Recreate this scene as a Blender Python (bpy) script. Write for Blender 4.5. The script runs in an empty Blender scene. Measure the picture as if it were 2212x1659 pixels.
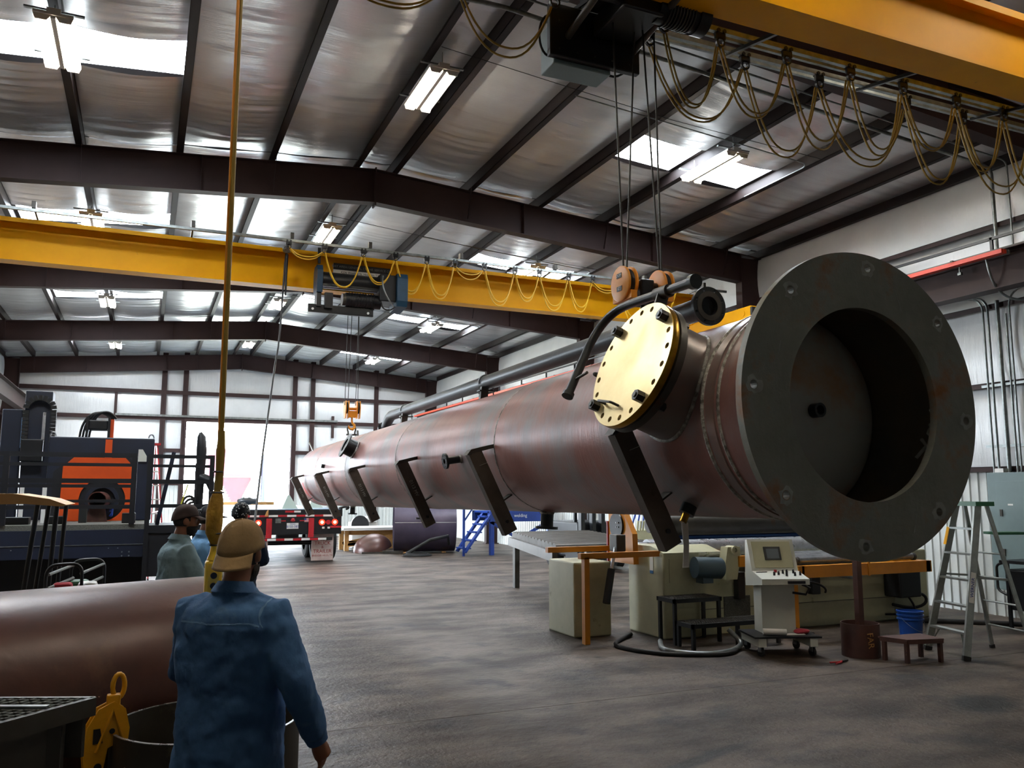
import bpy, bmesh, math, random
from mathutils import Vector, Matrix, noise
random.seed(7)
PI = math.pi
sc = bpy.context.scene
COL = sc.collection

# ------------------------------------------------------------------ camera
cam_data = bpy.data.cameras.new('camera')
cam_data.sensor_fit = 'HORIZONTAL'
cam_data.sensor_width = 36.0
cam_data.lens = 36.0 * 1800.0 / 2212.0
cam_data.clip_start = 0.05
cam_data.clip_end = 300
cam = bpy.data.objects.new('camera', cam_data)
COL.objects.link(cam)
cam.location = (0, 0, 1.85)
cam.rotation_euler = (math.radians(90 + 7.4226), 0, math.radians(-23.678))
sc.camera = cam

# ------------------------------------------------------------------ world, view
world = bpy.data.worlds.new('world')
sc.world = world
world.use_nodes = True
bg = world.node_tree.nodes['Background']
bg.inputs[0].default_value = (0.80, 0.90, 1.0, 1)
bg.inputs[1].default_value = 30.0
sc.view_settings.view_transform = 'Standard'
sc.view_settings.look = 'None'
sc.view_settings.gamma = 1
sc.view_settings.use_curve_mapping = False
sc.view_settings.exposure = 1.1
sc.cycles.use_denoising = True
sc.cycles.max_bounces = 10
sc.cycles.diffuse_bounces = 6
sc.cycles.sample_clamp_indirect = 6.0
SKY_E = 26.0      # daylight on the skylight panels
TUBE_E = 60.0     # fluorescent tubes

def area_light(name, loc, rot, sx, sy, power, color=(1, 1, 1)):
    l = bpy.data.lights.new(name, 'AREA')
    l.shape = 'RECTANGLE'; l.size = sx; l.size_y = sy; l.energy = power; l.color = color
    o = bpy.data.objects.new(name, l); COL.objects.link(o)
    o.location = loc; o.rotation_euler = rot
    return o
# daylight entering through the open doorway of the back wall
portal = area_light('door_daylight', (3.55, 36.62, 2.36), (math.radians(-90), 0, 0), 4.26, 4.72, 1)
portal3 = area_light('added_door_daylight', (-5.3, 25.05, 2.45), (0, math.radians(-90), 0), 4.9, 5.6, 1)  # sky portal for the added left-wall opening, out of view
portal3.data.cycles.is_portal = True
portal.data.cycles.is_portal = True     # only guides the sky's own light through the opening

# ------------------------------------------------------------------ materials
def lin(c):
    if isinstance(c, str):
        c = c.lstrip('#'); c = [int(c[i:i + 2], 16) / 255 for i in (0, 2, 4)]
        c = [x / 12.92 if x <= .04045 else ((x + .055) / 1.055) ** 2.4 for x in c]
    return (c[0], c[1], c[2], 1.0)

MATS = {}
def M(name, col, rough=.5, metal=0.0, col2=None, vscale=2.0, stretch=(1, 1, 1), lo=.35, hi=.65,
      col3=None, s3=6.0, lo3=.62, hi3=.72, bump=0.0, bscale=30.0, bstretch=None, rvar=0.0, emit=None, estr=0.0, spec=.5, coat=0.0):
    """principled material with noise driven colour, patches, roughness and relief"""
    if name in MATS: return MATS[name]
    m = bpy.data.materials.new(name); m.use_nodes = True
    nt = m.node_tree; N = nt.nodes; L = nt.links
    b = N['Principled BSDF']
    b.inputs['Base Color'].default_value = lin(col)
    b.inputs['Roughness'].default_value = rough
    b.inputs['Metallic'].default_value = metal
    b.inputs['Specular IOR Level'].default_value = spec
    if coat: b.inputs['Coat Weight'].default_value = coat; b.inputs['Coat Roughness'].default_value = .15
    if emit is not None:
        b.inputs['Emission Color'].default_value = lin(emit); b.inputs['Emission Strength'].default_value = estr
    tc = N.new('ShaderNodeTexCoord')
    def noise_tex(scale, st, detail=6.0):
        mp = N.new('ShaderNodeMapping'); mp.inputs['Scale'].default_value = st
        L.new(tc.outputs['Object'], mp.inputs['Vector'])
        n = N.new('ShaderNodeTexNoise'); n.inputs['Scale'].default_value = scale; n.inputs['Detail'].default_value = detail
        n.inputs['Roughness'].default_value = .62
        L.new(mp.outputs[0], n.inputs['Vector'])
        return n.outputs['Fac']
    def ramp(src, lo, hi):
        r = N.new('ShaderNodeMapRange'); r.inputs['From Min'].default_value = lo; r.inputs['From Max'].default_value = hi
        L.new(src, r.inputs['Value']); return r.outputs[0]
    cur = None
    if col2 is not None:
        f = ramp(noise_tex(vscale, stretch), lo, hi)
        mx = N.new('ShaderNodeMix'); mx.data_type = 'RGBA'
        mx.inputs[6].default_value = lin(col); mx.inputs[7].default_value = lin(col2)
        L.new(f, mx.inputs[0]); cur = mx.outputs[2]
        if rvar:
            rr = N.new('ShaderNodeMapRange'); rr.inputs['To Min'].default_value = rough; rr.inputs['To Max'].default_value = max(.03, rough + rvar)
            L.new(f, rr.inputs['Value']); L.new(rr.outputs[0], b.inputs['Roughness'])
    if col3 is not None:
        f3 = ramp(noise_tex(s3, (1, 1, 1)), lo3, hi3)
        mx = N.new('ShaderNodeMix'); mx.data_type = 'RGBA'
        if cur is not None: L.new(cur, mx.inputs[6])
        else: mx.inputs[6].default_value = lin(col)
        mx.inputs[7].default_value = lin(col3); L.new(f3, mx.inputs[0]); cur = mx.outputs[2]
    if cur is not None: L.new(cur, b.inputs['Base Color'])
    if bump:
        bp = N.new('ShaderNodeBump'); bp.inputs['Strength'].default_value = bump; bp.inputs['Distance'].default_value = .02
        L.new(noise_tex(bscale, bstretch or (1, 1, 1)), bp.inputs['Height']); L.new(bp.outputs[0], b.inputs['Normal'])
    MATS[name] = m
    return m

# ------------------------------------------------------------------ mesh builder
class MB:
    def __init__(s): s.v = []; s.f = []
    def add(s, vs, fs):
        o = len(s.v); s.v += [tuple(x) for x in vs]; s.f += [tuple(o + i for i in q) for q in fs]; return s
    def box(s, x0, x1, y0, y1, z0, z1):
        return s.add([(x0,y0,z0),(x1,y0,z0),(x1,y1,z0),(x0,y1,z0),(x0,y0,z1),(x1,y0,z1),(x1,y1,z1),(x0,y1,z1)],
                     [(0,3,2,1),(4,5,6,7),(0,1,5,4),(1,2,6,5),(2,3,7,6),(3,0,4,7)])
    def bbox(s, x0, x1, y0, y1, z0, z1, b=.01):
        """box with chamfered edges"""
        bm = bmesh.new(); bmesh.ops.create_cube(bm, size=1)
        for v in bm.verts: v.co = ((x0+x1)/2 + v.co.x*(x1-x0), (y0+y1)/2 + v.co.y*(y1-y0), (z0+z1)/2 + v.co.z*(z1-z0))
        bmesh.ops.bevel(bm, geom=bm.edges[:], offset=b, segments=2, affect='EDGES', profile=.5)
        bm.verts.index_update()
        s.add([v.co[:] for v in bm.verts], [[v.index for v in f.verts] for f in bm.faces]); bm.free(); return s
    def obox(s, p0, p1, w, h, up=(0, 0, 1)):
        """bar of section w x h from p0 to p1"""
        p0 = Vector(p0); p1 = Vector(p1); d = (p1 - p0).normalized(); u = Vector(up)
        if abs(d.dot(u)) > .98: u = Vector((0, 1, 0)) if abs(d.y) < .9 else Vector((1, 0, 0))
        r = d.cross(u).normalized(); u = r.cross(d).normalized(); vs = []
        for p in (p0, p1):
            for a, b in ((-1,-1),(1,-1),(1,1),(-1,1)): vs.append(p + r*(a*w/2) + u*(b*h/2))
        return s.add(vs, [(0,1,2,3),(7,6,5,4),(0,4,5,1),(1,5,6,2),(2,6,7,3),(3,7,4,0)])
    def cyl(s, p0, p1, r0, r1=None, n=24, cap0=True, cap1=True):
        r1 = r0 if r1 is None else r1
        p0 = Vector(p0); p1 = Vector(p1); d = (p1 - p0).normalized()
        a = Vector((0,0,1)) if abs(d.z) < .9 else Vector((1,0,0))
        x = d.cross(a).normalized(); y = d.cross(x).normalized(); vs = []
        for p, r in ((p0, r0), (p1, r1)):
            for i in range(n):
                t = 2*PI*i/n; vs.append(p + x*math.cos(t)*r + y*math.sin(t)*r)
        fs = [(i, (i+1) % n, n+(i+1) % n, n+i) for i in range(n)]
        if cap0: fs.append(tuple(range(n-1, -1, -1)))
        if cap1: fs.append(tuple(range(n, 2*n)))
        return s.add(vs, fs)
    def tube(s, pts, r, n=10, closed=False, caps=True):
        pts = [Vector(p) for p in pts]; m = len(pts)
        rs = r if isinstance(r, (list, tuple)) else [r]*m
        tan = []
        for i in range(m):
            a = pts[(i-1) % m] if (closed or i > 0) else pts[i]; b = pts[(i+1) % m] if (closed or i < m-1) else pts[i]
            t = (b - a); tan.append(t.normalized() if t.length > 1e-9 else Vector((0,0,1)))
        u = Vector((0,0,1)) if abs(tan[0].z) < .9 else Vector((1,0,0))
        u = (u - tan[0]*u.dot(tan[0])).normalized(); vs = []
        for i in range(m):
            u = (u - tan[i]*u.dot(tan[i]))
            u = u.normalized() if u.length > 1e-6 else tan[i].orthogonal().normalized()
            w = tan[i].cross(u)
            for k in range(n):
                t = 2*PI*k/n; vs.append(pts[i] + u*math.cos(t)*rs[i] + w*math.sin(t)*rs[i])
        fs = []
        for i in range(m if closed else m-1):
            j = (i+1) % m
            for k in range(n): fs.append((i*n+k, i*n+(k+1) % n, j*n+(k+1) % n, j*n+k))
        if caps and not closed: fs += [tuple(range(n-1, -1, -1)), tuple(range((m-1)*n, m*n))]
        return s.add(vs, fs)
    def lathe(s, prof, o=(0,0,0), d=(0,0,1), n=32, closed=False, a0=0, a1=2*PI):
        """profile of (radius, height) turned about the axis d through o"""
        o = Vector(o); d = Vector(d).normalized(); a = Vector((0,0,1)) if abs(d.z) < .9 else Vector((1,0,0))
        x = d.cross(a).normalized(); y = d.cross(x).normalized(); m = len(prof); vs = []
        full = abs(a1 - a0 - 2*PI) < 1e-6; nn = n if full else n+1
        for i in range(nn):
            t = a0 + (a1-a0)*i/n; e = x*math.cos(t) + y*math.sin(t)
            for r, h in prof: vs.append(o + e*r + d*h)
        fs = []
        for i in range(n):
            j = (i+1) % nn
            for k in range(m if closed else m-1):
                l = (k+1) % m; fs.append((i*m+k, j*m+k, j*m+l, i*m+l))
        return s.add(vs, fs)
    def prism(s, poly, o, ex, ey, depth):
        """flat outline poly (a,b) in the plane o + a*ex + b*ey, thickened by vector depth"""
        o = Vector(o); ex = Vector(ex); ey = Vector(ey); dp = Vector(depth); n = len(poly)
        vs = [o + ex*a + ey*b for a, b in poly]; vs += [v + dp for v in vs]
        fs = [tuple(range(n)), tuple(range(2*n-1, n-1, -1))] + [(i, n+i, n+(i+1) % n, (i+1) % n) for i in range(n)]
        return s.add(vs, fs)
    def sphere(s, c, r, n=16, m=10, sx=1, sy=1, sz=1):
        c = Vector(c); vs = [c + Vector((0,0,-r*sz))]; fs = []
        for j in range(1, m):
            p = PI*j/m - PI/2
            for i in range(n):
                t = 2*PI*i/n; vs.append(c + Vector((math.cos(p)*math.cos(t)*r*sx, math.cos(p)*math.sin(t)*r*sy, math.sin(p)*r*sz)))
        vs.append(c + Vector((0,0,r*sz))); top = len(vs)-1
        for i in range(n): fs.append((0, 1+(i+1) % n, 1+i)); fs.append((top, top-n+i, top-n+(i+1) % n))
        for j in range(m-2):
            for i in range(n):
                a = 1+j*n; fs.append((a+i, a+(i+1) % n, a+n+(i+1) % n, a+n+i))
        return s.add(vs, fs)
    def plate_holes(s, o, ex, ey, R, ri, holes, rh, th, n=96, nh=12):
        """annular plate (outer R, inner ri, 0 for none) with round holes, thickness vector th"""
        o = Vector(o); ex = Vector(ex).normalized(); ey = Vector(ey).normalized(); th = Vector(th)
        bm = bmesh.new()
        def ring(cx, cy, r, k):
            vs = [bm.verts.new((cx + math.cos(2*PI*i/k)*r, cy + math.sin(2*PI*i/k)*r, 0)) for i in range(k)]
            return [bm.edges.new((vs[i], vs[(i+1) % k])) for i in range(k)]
        es = ring(0, 0, R, n)
        if ri: es += ring(0, 0, ri, n)
        for hx, hy in holes: es += ring(hx, hy, rh, nh)
        bmesh.ops.triangle_fill(bm, use_beauty=True, use_dissolve=False, edges=es)
        # drop any face whose centre lies in a hole
        kill = []
        for f in bm.faces:
            c = f.calc_center_median()
            if (ri and c.xy.length < ri*.985) or any((c.x-a)**2 + (c.y-b)**2 < (rh*.9)**2 for a, b in holes): kill.append(f)
        if kill: bmesh.ops.delete(bm, geom=kill, context='FACES_ONLY')
        ext = bmesh.ops.extrude_face_region(bm, geom=bm.faces[:])
        bmesh.ops.translate(bm, verts=[g for g in ext['geom'] if isinstance(g, bmesh.types.BMVert)], vec=(0, 0, 1))
        bmesh.ops.recalc_face_normals(bm, faces=bm.faces[:]); bm.verts.index_update()
        s.add([o + ex*v.co.x + ey*v.co.y + th*v.co.z for v in bm.verts], [[v.index for v in f.verts] for f in bm.faces]); bm.free()
        return s
    def build(s, name, mat, parent=None, smooth=None, label=None, cat=None, group=None, kind=None, off=None, recalc=True):
        """link as one mesh object; coordinates are world metres, kept relative to a parent's place"""
        me = bpy.data.meshes.new(name)
        o = bpy.data.objects.new(name, me)
        base = Vector((0, 0, 0))
        if parent is not None:
            base = WLOC.get(parent.name, Vector((0, 0, 0)))
        elif off is not None: base = Vector(off)
        me.from_pydata([(v[0]-base.x, v[1]-base.y, v[2]-base.z) for v in s.v], [], s.f)
        if recalc:
            bm = bmesh.new(); bm.from_mesh(me); bmesh.ops.recalc_face_normals(bm, faces=bm.faces[:]); bm.to_mesh(me); bm.free()
        if smooth is not None:
            for p in me.polygons: p.use_smooth = True
            try: me.set_sharp_from_angle(angle=math.radians(smooth))
            except Exception: pass
        me.materials.append(MATS[mat] if isinstance(mat, str) else mat)
        COL.objects.link(o)
        if parent is not None: o.parent = parent; WLOC[o.name] = base
        else: o.location = base; WLOC[o.name] = base
        tag(o, label, cat, group, kind)
        return o
WLOC = {}
def tag(o, label=None, cat=None, group=None, kind=None):
    if label: o['label'] = label
    if cat: o['category'] = cat
    if group: o['group'] = group
    if kind: o['kind'] = kind
    return o
def thing(name, label, cat, loc=(0, 0, 0), group=None, kind=None):
    o = bpy.data.objects.new(name, None); COL.objects.link(o); o.location = loc
    o.empty_display_size = .1
    WLOC[o.name] = Vector(loc)
    return tag(o, label, cat, group, kind)
def copy_tree(o, dloc, parent=None, label=None, group=None):
    """copy a thing with its parts and sub-parts, shifted by dloc"""
    c = o.copy(); COL.objects.link(c)
    if parent is not None: c.parent = parent
    else: c.location = Vector(o.location) + Vector(dloc)
    if label: c['label'] = label
    if group: c['group'] = group
    for ch in list(o.children): copy_tree(ch, (0, 0, 0), c)
    return c
def text(s, name, mat, parent, loc, ex, ey, size, align='CENTER', depth=.002):
    """flat lettering: ex is the reading direction, ey the up direction of the letters"""
    cu = bpy.data.curves.new(name, 'FONT'); cu.body = s; cu.size = size; cu.align_x = align; cu.align_y = 'CENTER'; cu.extrude = depth
    cu.resolution_u = 3
    tmp = bpy.data.objects.new(name, cu)
    me = bpy.data.meshes.new_from_object(tmp); bpy.data.objects.remove(tmp); me.materials.clear(); me.materials.append(MATS[mat])
    o = bpy.data.objects.new(name, me); COL.objects.link(o)
    ex = Vector(ex).normalized(); ey = Vector(ey).normalized(); ez = ex.cross(ey)
    base = WLOC.get(parent.name, Vector((0, 0, 0))); p = Vector(loc) - base
    o.matrix_local = Matrix(((ex.x, ey.x, ez.x, p.x), (ex.y, ey.y, ez.y, p.y), (ex.z, ey.z, ez.z, p.z), (0, 0, 0, 1)))
    o.parent = parent
    return o
def bez(p0, p1, p2, p3, n=12):
    p0, p1, p2, p3 = map(Vector, (p0, p1, p2, p3))
    return [p0*(1-t)**3 + p1*3*t*(1-t)**2 + p2*3*t*t*(1-t) + p3*t**3 for t in [i/n for i in range(n+1)]]
def sag(p0, p1, drop, n=14):
    """hanging cable between two points"""
    p0 = Vector(p0); p1 = Vector(p1); out = []
    for i in range(n+1):
        t = i/n; q = p0.lerp(p1, t); k = (2*t-1)
        q.z -= drop*(1 - abs(k)**2.4); out.append(q)
    return out
def fillet(pts, r, n=6):
    """polyline with rounded corners"""
    pts = [Vector(p) for p in pts]; out = [pts[0]]
    for i in range(1, len(pts)-1):
        a = pts[i-1]-pts[i]; b = pts[i+1]-pts[i]; k = min(r, a.length*.49, b.length*.49)
        p = pts[i]+a.normalized()*k; q = pts[i]+b.normalized()*k
        out += [p*(1-t)**2 + pts[i]*2*t*(1-t) + q*t*t for t in [j/n for j in range(n+1)]]
    return out + [pts[-1]]
# ------------------------------------------------------------------ palette
M('concrete', '#2e231b', .60, col2='#5c4f43', vscale=1.0, stretch=(.7, 1.5, 1), lo=.38, hi=.62, col3='#1d1510', s3=1.6, lo3=.52, hi3=.66, bump=.9, bscale=16, rvar=-.12, spec=.35)
def add_smudges(m, spots):
    """dark smudges: soft edged ellipses (x, y, half length, half width, angle) lying on the slab"""
    nt = m.node_tree; N = nt.nodes; L = nt.links; b = N['Principled BSDF']
    src = b.inputs['Base Color'].links[0].from_socket
    geo = N.new('ShaderNodeNewGeometry')
    nz = N.new('ShaderNodeTexNoise'); nz.inputs['Scale'].default_value = 7; nz.inputs['Detail'].default_value = 5
    L.new(geo.outputs['Position'], nz.inputs['Vector'])
    for (x, y, a, c, ang, amt) in spots:
        mp = N.new('ShaderNodeMapping'); mp.vector_type = 'TEXTURE'
        mp.inputs['Location'].default_value = (x, y, 0); mp.inputs['Rotation'].default_value = (0, 0, ang); mp.inputs['Scale'].default_value = (a, c, 1)
        L.new(geo.outputs['Position'], mp.inputs['Vector'])
        ln = N.new('ShaderNodeVectorMath'); ln.operation = 'LENGTH'; L.new(mp.outputs[0], ln.inputs[0])
        ad = N.new('ShaderNodeMath'); ad.operation = 'MULTIPLY_ADD'; ad.inputs[1].default_value = .5; L.new(nz.outputs['Fac'], ad.inputs[0]); L.new(ln.outputs['Value'], ad.inputs[2])
        mr = N.new('ShaderNodeMapRange'); mr.inputs['From Min'].default_value = .75; mr.inputs['From Max'].default_value = 1.25; mr.inputs['To Min'].default_value = amt; mr.inputs['To Max'].default_value = 0
        L.new(ad.outputs[0], mr.inputs['Value'])
        mx = N.new('ShaderNodeMix'); mx.data_type = 'RGBA'; mx.inputs[7].default_value = (.006, .005, .004, 1)
        L.new(mr.outputs[0], mx.inputs[0]); L.new(src, mx.inputs[6]); src = mx.outputs[2]
    # fine dark specks
    sp = N.new('ShaderNodeTexNoise'); sp.inputs['Scale'].default_value = 26; sp.inputs['Detail'].default_value = 2; L.new(geo.outputs['Position'], sp.inputs['Vector'])
    mr = N.new('ShaderNodeMapRange'); mr.inputs['From Min'].default_value = .66; mr.inputs['From Max'].default_value = .74; mr.inputs['To Max'].default_value = .7; L.new(sp.outputs['Fac'], mr.inputs['Value'])
    mx = N.new('ShaderNodeMix'); mx.data_type = 'RGBA'; mx.inputs[7].default_value = (.012, .01, .009, 1); L.new(mr.outputs[0], mx.inputs[0]); L.new(src, mx.inputs[6]); src = mx.outputs[2]
    L.new(src, b.inputs['Base Color'])
add_smudges(MATS['concrete'], [(3.60, 5.05, .95, .085, .32, .9), (6.9, 5.35, .55, .35, .2, .95), (7.9, 6.3, .8, .35, .1, .45)])  # dark soft-edged patches on the near slabs
M('joint', '#1c1917', .9)
M('primer', '#33211f', .6, col2='#2a1b1a', vscale=1.5, spec=.25, bump=.05, bscale=60)
M('primer_dark', '#221817', .6, col2='#1b1413', vscale=1.5, spec=.25)
M('insul', '#d6d8da', .24, .42, col2='#c6c8ca', vscale=.8, bump=.3, bscale=3.0, bstretch=(.35, 7, 1))
M('insul_wall', '#d2d3d2', .35, .1, col2='#c3c5c5', vscale=.7, bump=.35, bscale=3.0, bstretch=(5, 5, .4))
M('siding', '#c6cac7', .4, col2='#b9bdb9', vscale=1.2)
M('skylight', '#ffffff', .5, emit='#eaf4ff', estr=SKY_E)
M('tube_glow', '#ffffff', .4, emit='#fff3df', estr=TUBE_E)
M('white_enamel', '#d8d6cf', .35)
M('galv', '#8f9493', .38, .75, col2='#6f7472', vscale=9)
M('yellow', '#e0a000', .5, col2='#d49400', vscale=1.2, spec=.12, col3='#8a6412', s3=7, lo3=.70, hi3=.80)
M('yellow_cable', '#94782a', .5)
M('yellow_cable_bright', '#e0b020', .5)  # brighter yellow for the far crane's cable loops
M('orange_hook', '#e39422', .45, col2='#d08216', vscale=4, col3='#4a2c10', s3=9, lo3=.68, hi3=.78)
M('black', '#101114', .45)
M('black_metal', '#16181c', .4, .2, col2='#0e1013', vscale=4)
M('rubber', '#141414', .7)
M('rope', '#33322f', .5, .5)
M('hoist_blue', '#123a52', .45, col2='#0e3044', vscale=3)
M('red_rail', '#d8432a', .45)
M('steel', '#9d9fa2', .3, .7, col2='#6d6f72', vscale=5, rvar=.12)
M('steel_bright', '#c9cbce', .25, .7, col2='#a9abae', vscale=7, rvar=.1)
M('steel_dark', '#484540', .45, .3, col2='#38352f', vscale=4, col3='#4b3220', s3=5, lo3=.6, hi3=.75)
M('weld', '#c4c2b9', .35, .5, col2='#6d685f', vscale=30, bump=.6, bscale=60)
M('aluminium', '#aab0ae', .35, .8, col2='#8d938f', vscale=6)
M('green_paint', '#1d5a3a', .45)
M('panel_grey', '#6f8284', .45, col2='#687a7c', vscale=2)
M('machine_cream', '#b9b795', .45, col2='#a3a182', vscale=1.4, col3='#5d563f', s3=4, lo3=.64, hi3=.78)
M('console_grey', '#cfd2c8', .4, col2='#c4c7bd', vscale=2)
M('machine_yellow', '#d78a14', .4, col2='#bf7710', vscale=2, col3='#6a4512', s3=6, lo3=.66, hi3=.78)
M('navy', '#101a30', .5, col2='#0c1426', vscale=2)
M('navy_dark', '#070b14', .5, col2='#060910', vscale=2)
M('orange', '#d9500f', .42, col2='#c6470c', vscale=1.5)
M('blue_paint', '#1f3f8f', .4, col2='#1a3478', vscale=2)
M('red', '#b3202c', .45, col2='#96151f', vscale=3)
M('red_lamp', '#ff2a1a', .3, emit='#ff1408', estr=7.0)
M('lamp_core', '#ff8060', .3, emit='#ff6a50', estr=14.0)
M('white', '#d9d9d5', .5)
M('wood', '#b98b52', .6, col2='#9c7038', vscale=3, stretch=(1, 8, 1), bump=.2)
M('tan', '#c59a5f', .45)
M('paper', '#e4e2da', .7)
M('skin', '#8a5a41', .5, col2='#7c4f39', vscale=6)
M('skin_light', '#b98368', .5, col2='#a8735a', vscale=6)
# ------------------------------------------------------------------ building
XL, XR, RIDGE = -5.1, 12.1, 3.5
YB0, YB1 = -7.7, 36.3
FRAMES = [-7.65, -.3, 7.1, 14.1, 21.4, 28.7, 36.05]
SLOPE = .0765
def rtop(x): return 7.57 - SLOPE*abs(x - RIDGE)       # top of the rafters
PUR_R = [3.80, 5.25, 6.70, 8.15, 9.60, 11.05]
PURL = sorted(PUR_R + [2*RIDGE - x for x in PUR_R])
ROOF_LINES = [XL] + PURL + [XR]
ROOF_H = .20

# floor: cast slabs between saw-cut joints
floor = MB().box(-20, 30, -12, 36.4, -.3, -.012).build('floor', 'joint', kind='structure')
ys = [-12, -7.75, -.49, 6.81, 14.11, 21.41, 28.71, 36.4]
xs = [-20, -5.2, 3.5, 12.3, 30]
xs2 = [-20, -5.2, 1.3, 5.75, 12.3, 30]
for j in range(len(ys)-1):
    xx = [-5.2, 12.3]
    for i in range(len(xx)-1):
        MB().box(xx[i]+.004, xx[i+1]-.004, ys[j]+.005, ys[j+1]-.005, -.2, 0).build('concrete_slab', 'concrete', floor)
# ground outside the open door
M('outside_ground', '#b9b6a8', .9, col2='#a6a394', vscale=.6)
MB().box(-40, 45, 36.42, 95, -.25, -.02).box(-40, -5.4, 0, 36.42, -.25, -.02).build('ground', 'outside_ground', kind='structure')

# roof: purlins, eave struts, faced insulation sagging between the purlins, skylights
ceiling = MB().box(XL-.3, XR+.3, YB0-.1, YB1+.4, 8.0, 8.05).build('ceiling', 'primer_dark', kind='structure')
LIGHT_X = (-1.18, 3.35, 8.12)
SKY = [(-2.6, .30), (6.70, 9.60)]
for b in range(len(FRAMES)-1):
    y0, y1 = FRAMES[b], FRAMES[b+1]
    sy0, sy1 = (y0+y1)/2 + .05, (y0+y1)/2 + 1.05
    for i in range(len(ROOF_LINES)-1):
        xa, xb = ROOF_LINES[i], ROOF_LINES[i+1]
        lit = any(abs(xa-a) < .01 or abs(xb-c) < .01 for a, c in SKY) and b >= 2
        segs = [(y0+.02, y1-.02)] if not lit else [(y0+.02, sy0), (sy1, y1-.02)]
        for (ya, yb) in segs:
            nx, ny = 8, max(6, int((yb-ya)*(26 if b >= 2 else 6))); vs = []; fs = []
            for k in range(ny+1):
                y = ya + (yb-ya)*k/ny
                for h in range(nx+1):
                    t = h/nx; x = xa + .02 + (xb-xa-.04)*t
                    e = min(1, min(y-ya, yb-ya-(y-ya))/.5 + .15) if not lit else 1
                    w = .018*noise.noise(Vector((x*.9, y*3.5, b))) + (.024*(1-abs(noise.noise(Vector((x*.55, y*4.2, i+b*3.1)))*2)) + .010*noise.noise(Vector((x*1.3, y*9, i))))*max(0, .35 + 1.1*noise.noise(Vector((x*.25, y*.35, i*1.7+b))) + (.5 if yb-y < .8 or y-ya < .8 else 0))
                    s_ = 4*t*(1-t)
                    z = rtop(x) + ROOF_H - .02 - s_*(.055*e + w)
                    vs.append((x, y, z))
            for k in range(ny):
                for h in range(nx): a = k*(nx+1)+h; fs.append((a, a+1, a+nx+2, a+nx+1))
            MB().add(vs, fs).build('insulation_panel', 'insul', ceiling, smooth=60, recalc=False)
        if lit:
            xm0, xm1 = xa+.06, xb-.06
            za, zb = rtop(xm0)+ROOF_H, rtop(xm1)+ROOF_H
            MB().add([(xm0,sy0,za),(xm1,sy0,zb),(xm1,sy1,zb),(xm0,sy1,za),(xm0,sy0,za+.02),(xm1,sy0,zb+.02),(xm1,sy1,zb+.02),(xm0,sy1,za+.02)],
                     [(0,3,2,1),(4,5,6,7),(0,1,5,4),(1,2,6,5),(2,3,7,6),(3,0,4,7)]).build('skylight_panel', 'skylight', ceiling)
pm = {}
for b in range(len(FRAMES)-1):
    y0, y1 = FRAMES[b], FRAMES[b+1]
    for x in PURL:
        z = rtop(x); sg = 1 if x > RIDGE else -1
        o = MB().box(x-.004, x+.004, y0, y1, z, z+ROOF_H).box(x-.004, x+sg*.10, y0, y1, z, z+.008).box(x-sg*.075, x+.004, y0, y1, z+ROOF_H-.008, z+ROOF_H)
        o.box(x+sg*.093, x+sg*.10, y0, y1, z, z+.03)
        o.build('purlin', 'primer_dark', ceiling)
    for x, sg in ((XL+.06, 1), (XR-.06, -1)):
        z = rtop(x)-.02
        MB().box(x-.004, x+.004, y0, y1, z, z+.24).box(x, x+sg*.09, y0, y1, z, z+.008).box(x, x+sg*.09, y0, y1, z+.232, z+.24).build('eave_strut', 'primer_dark', ceiling)

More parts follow.
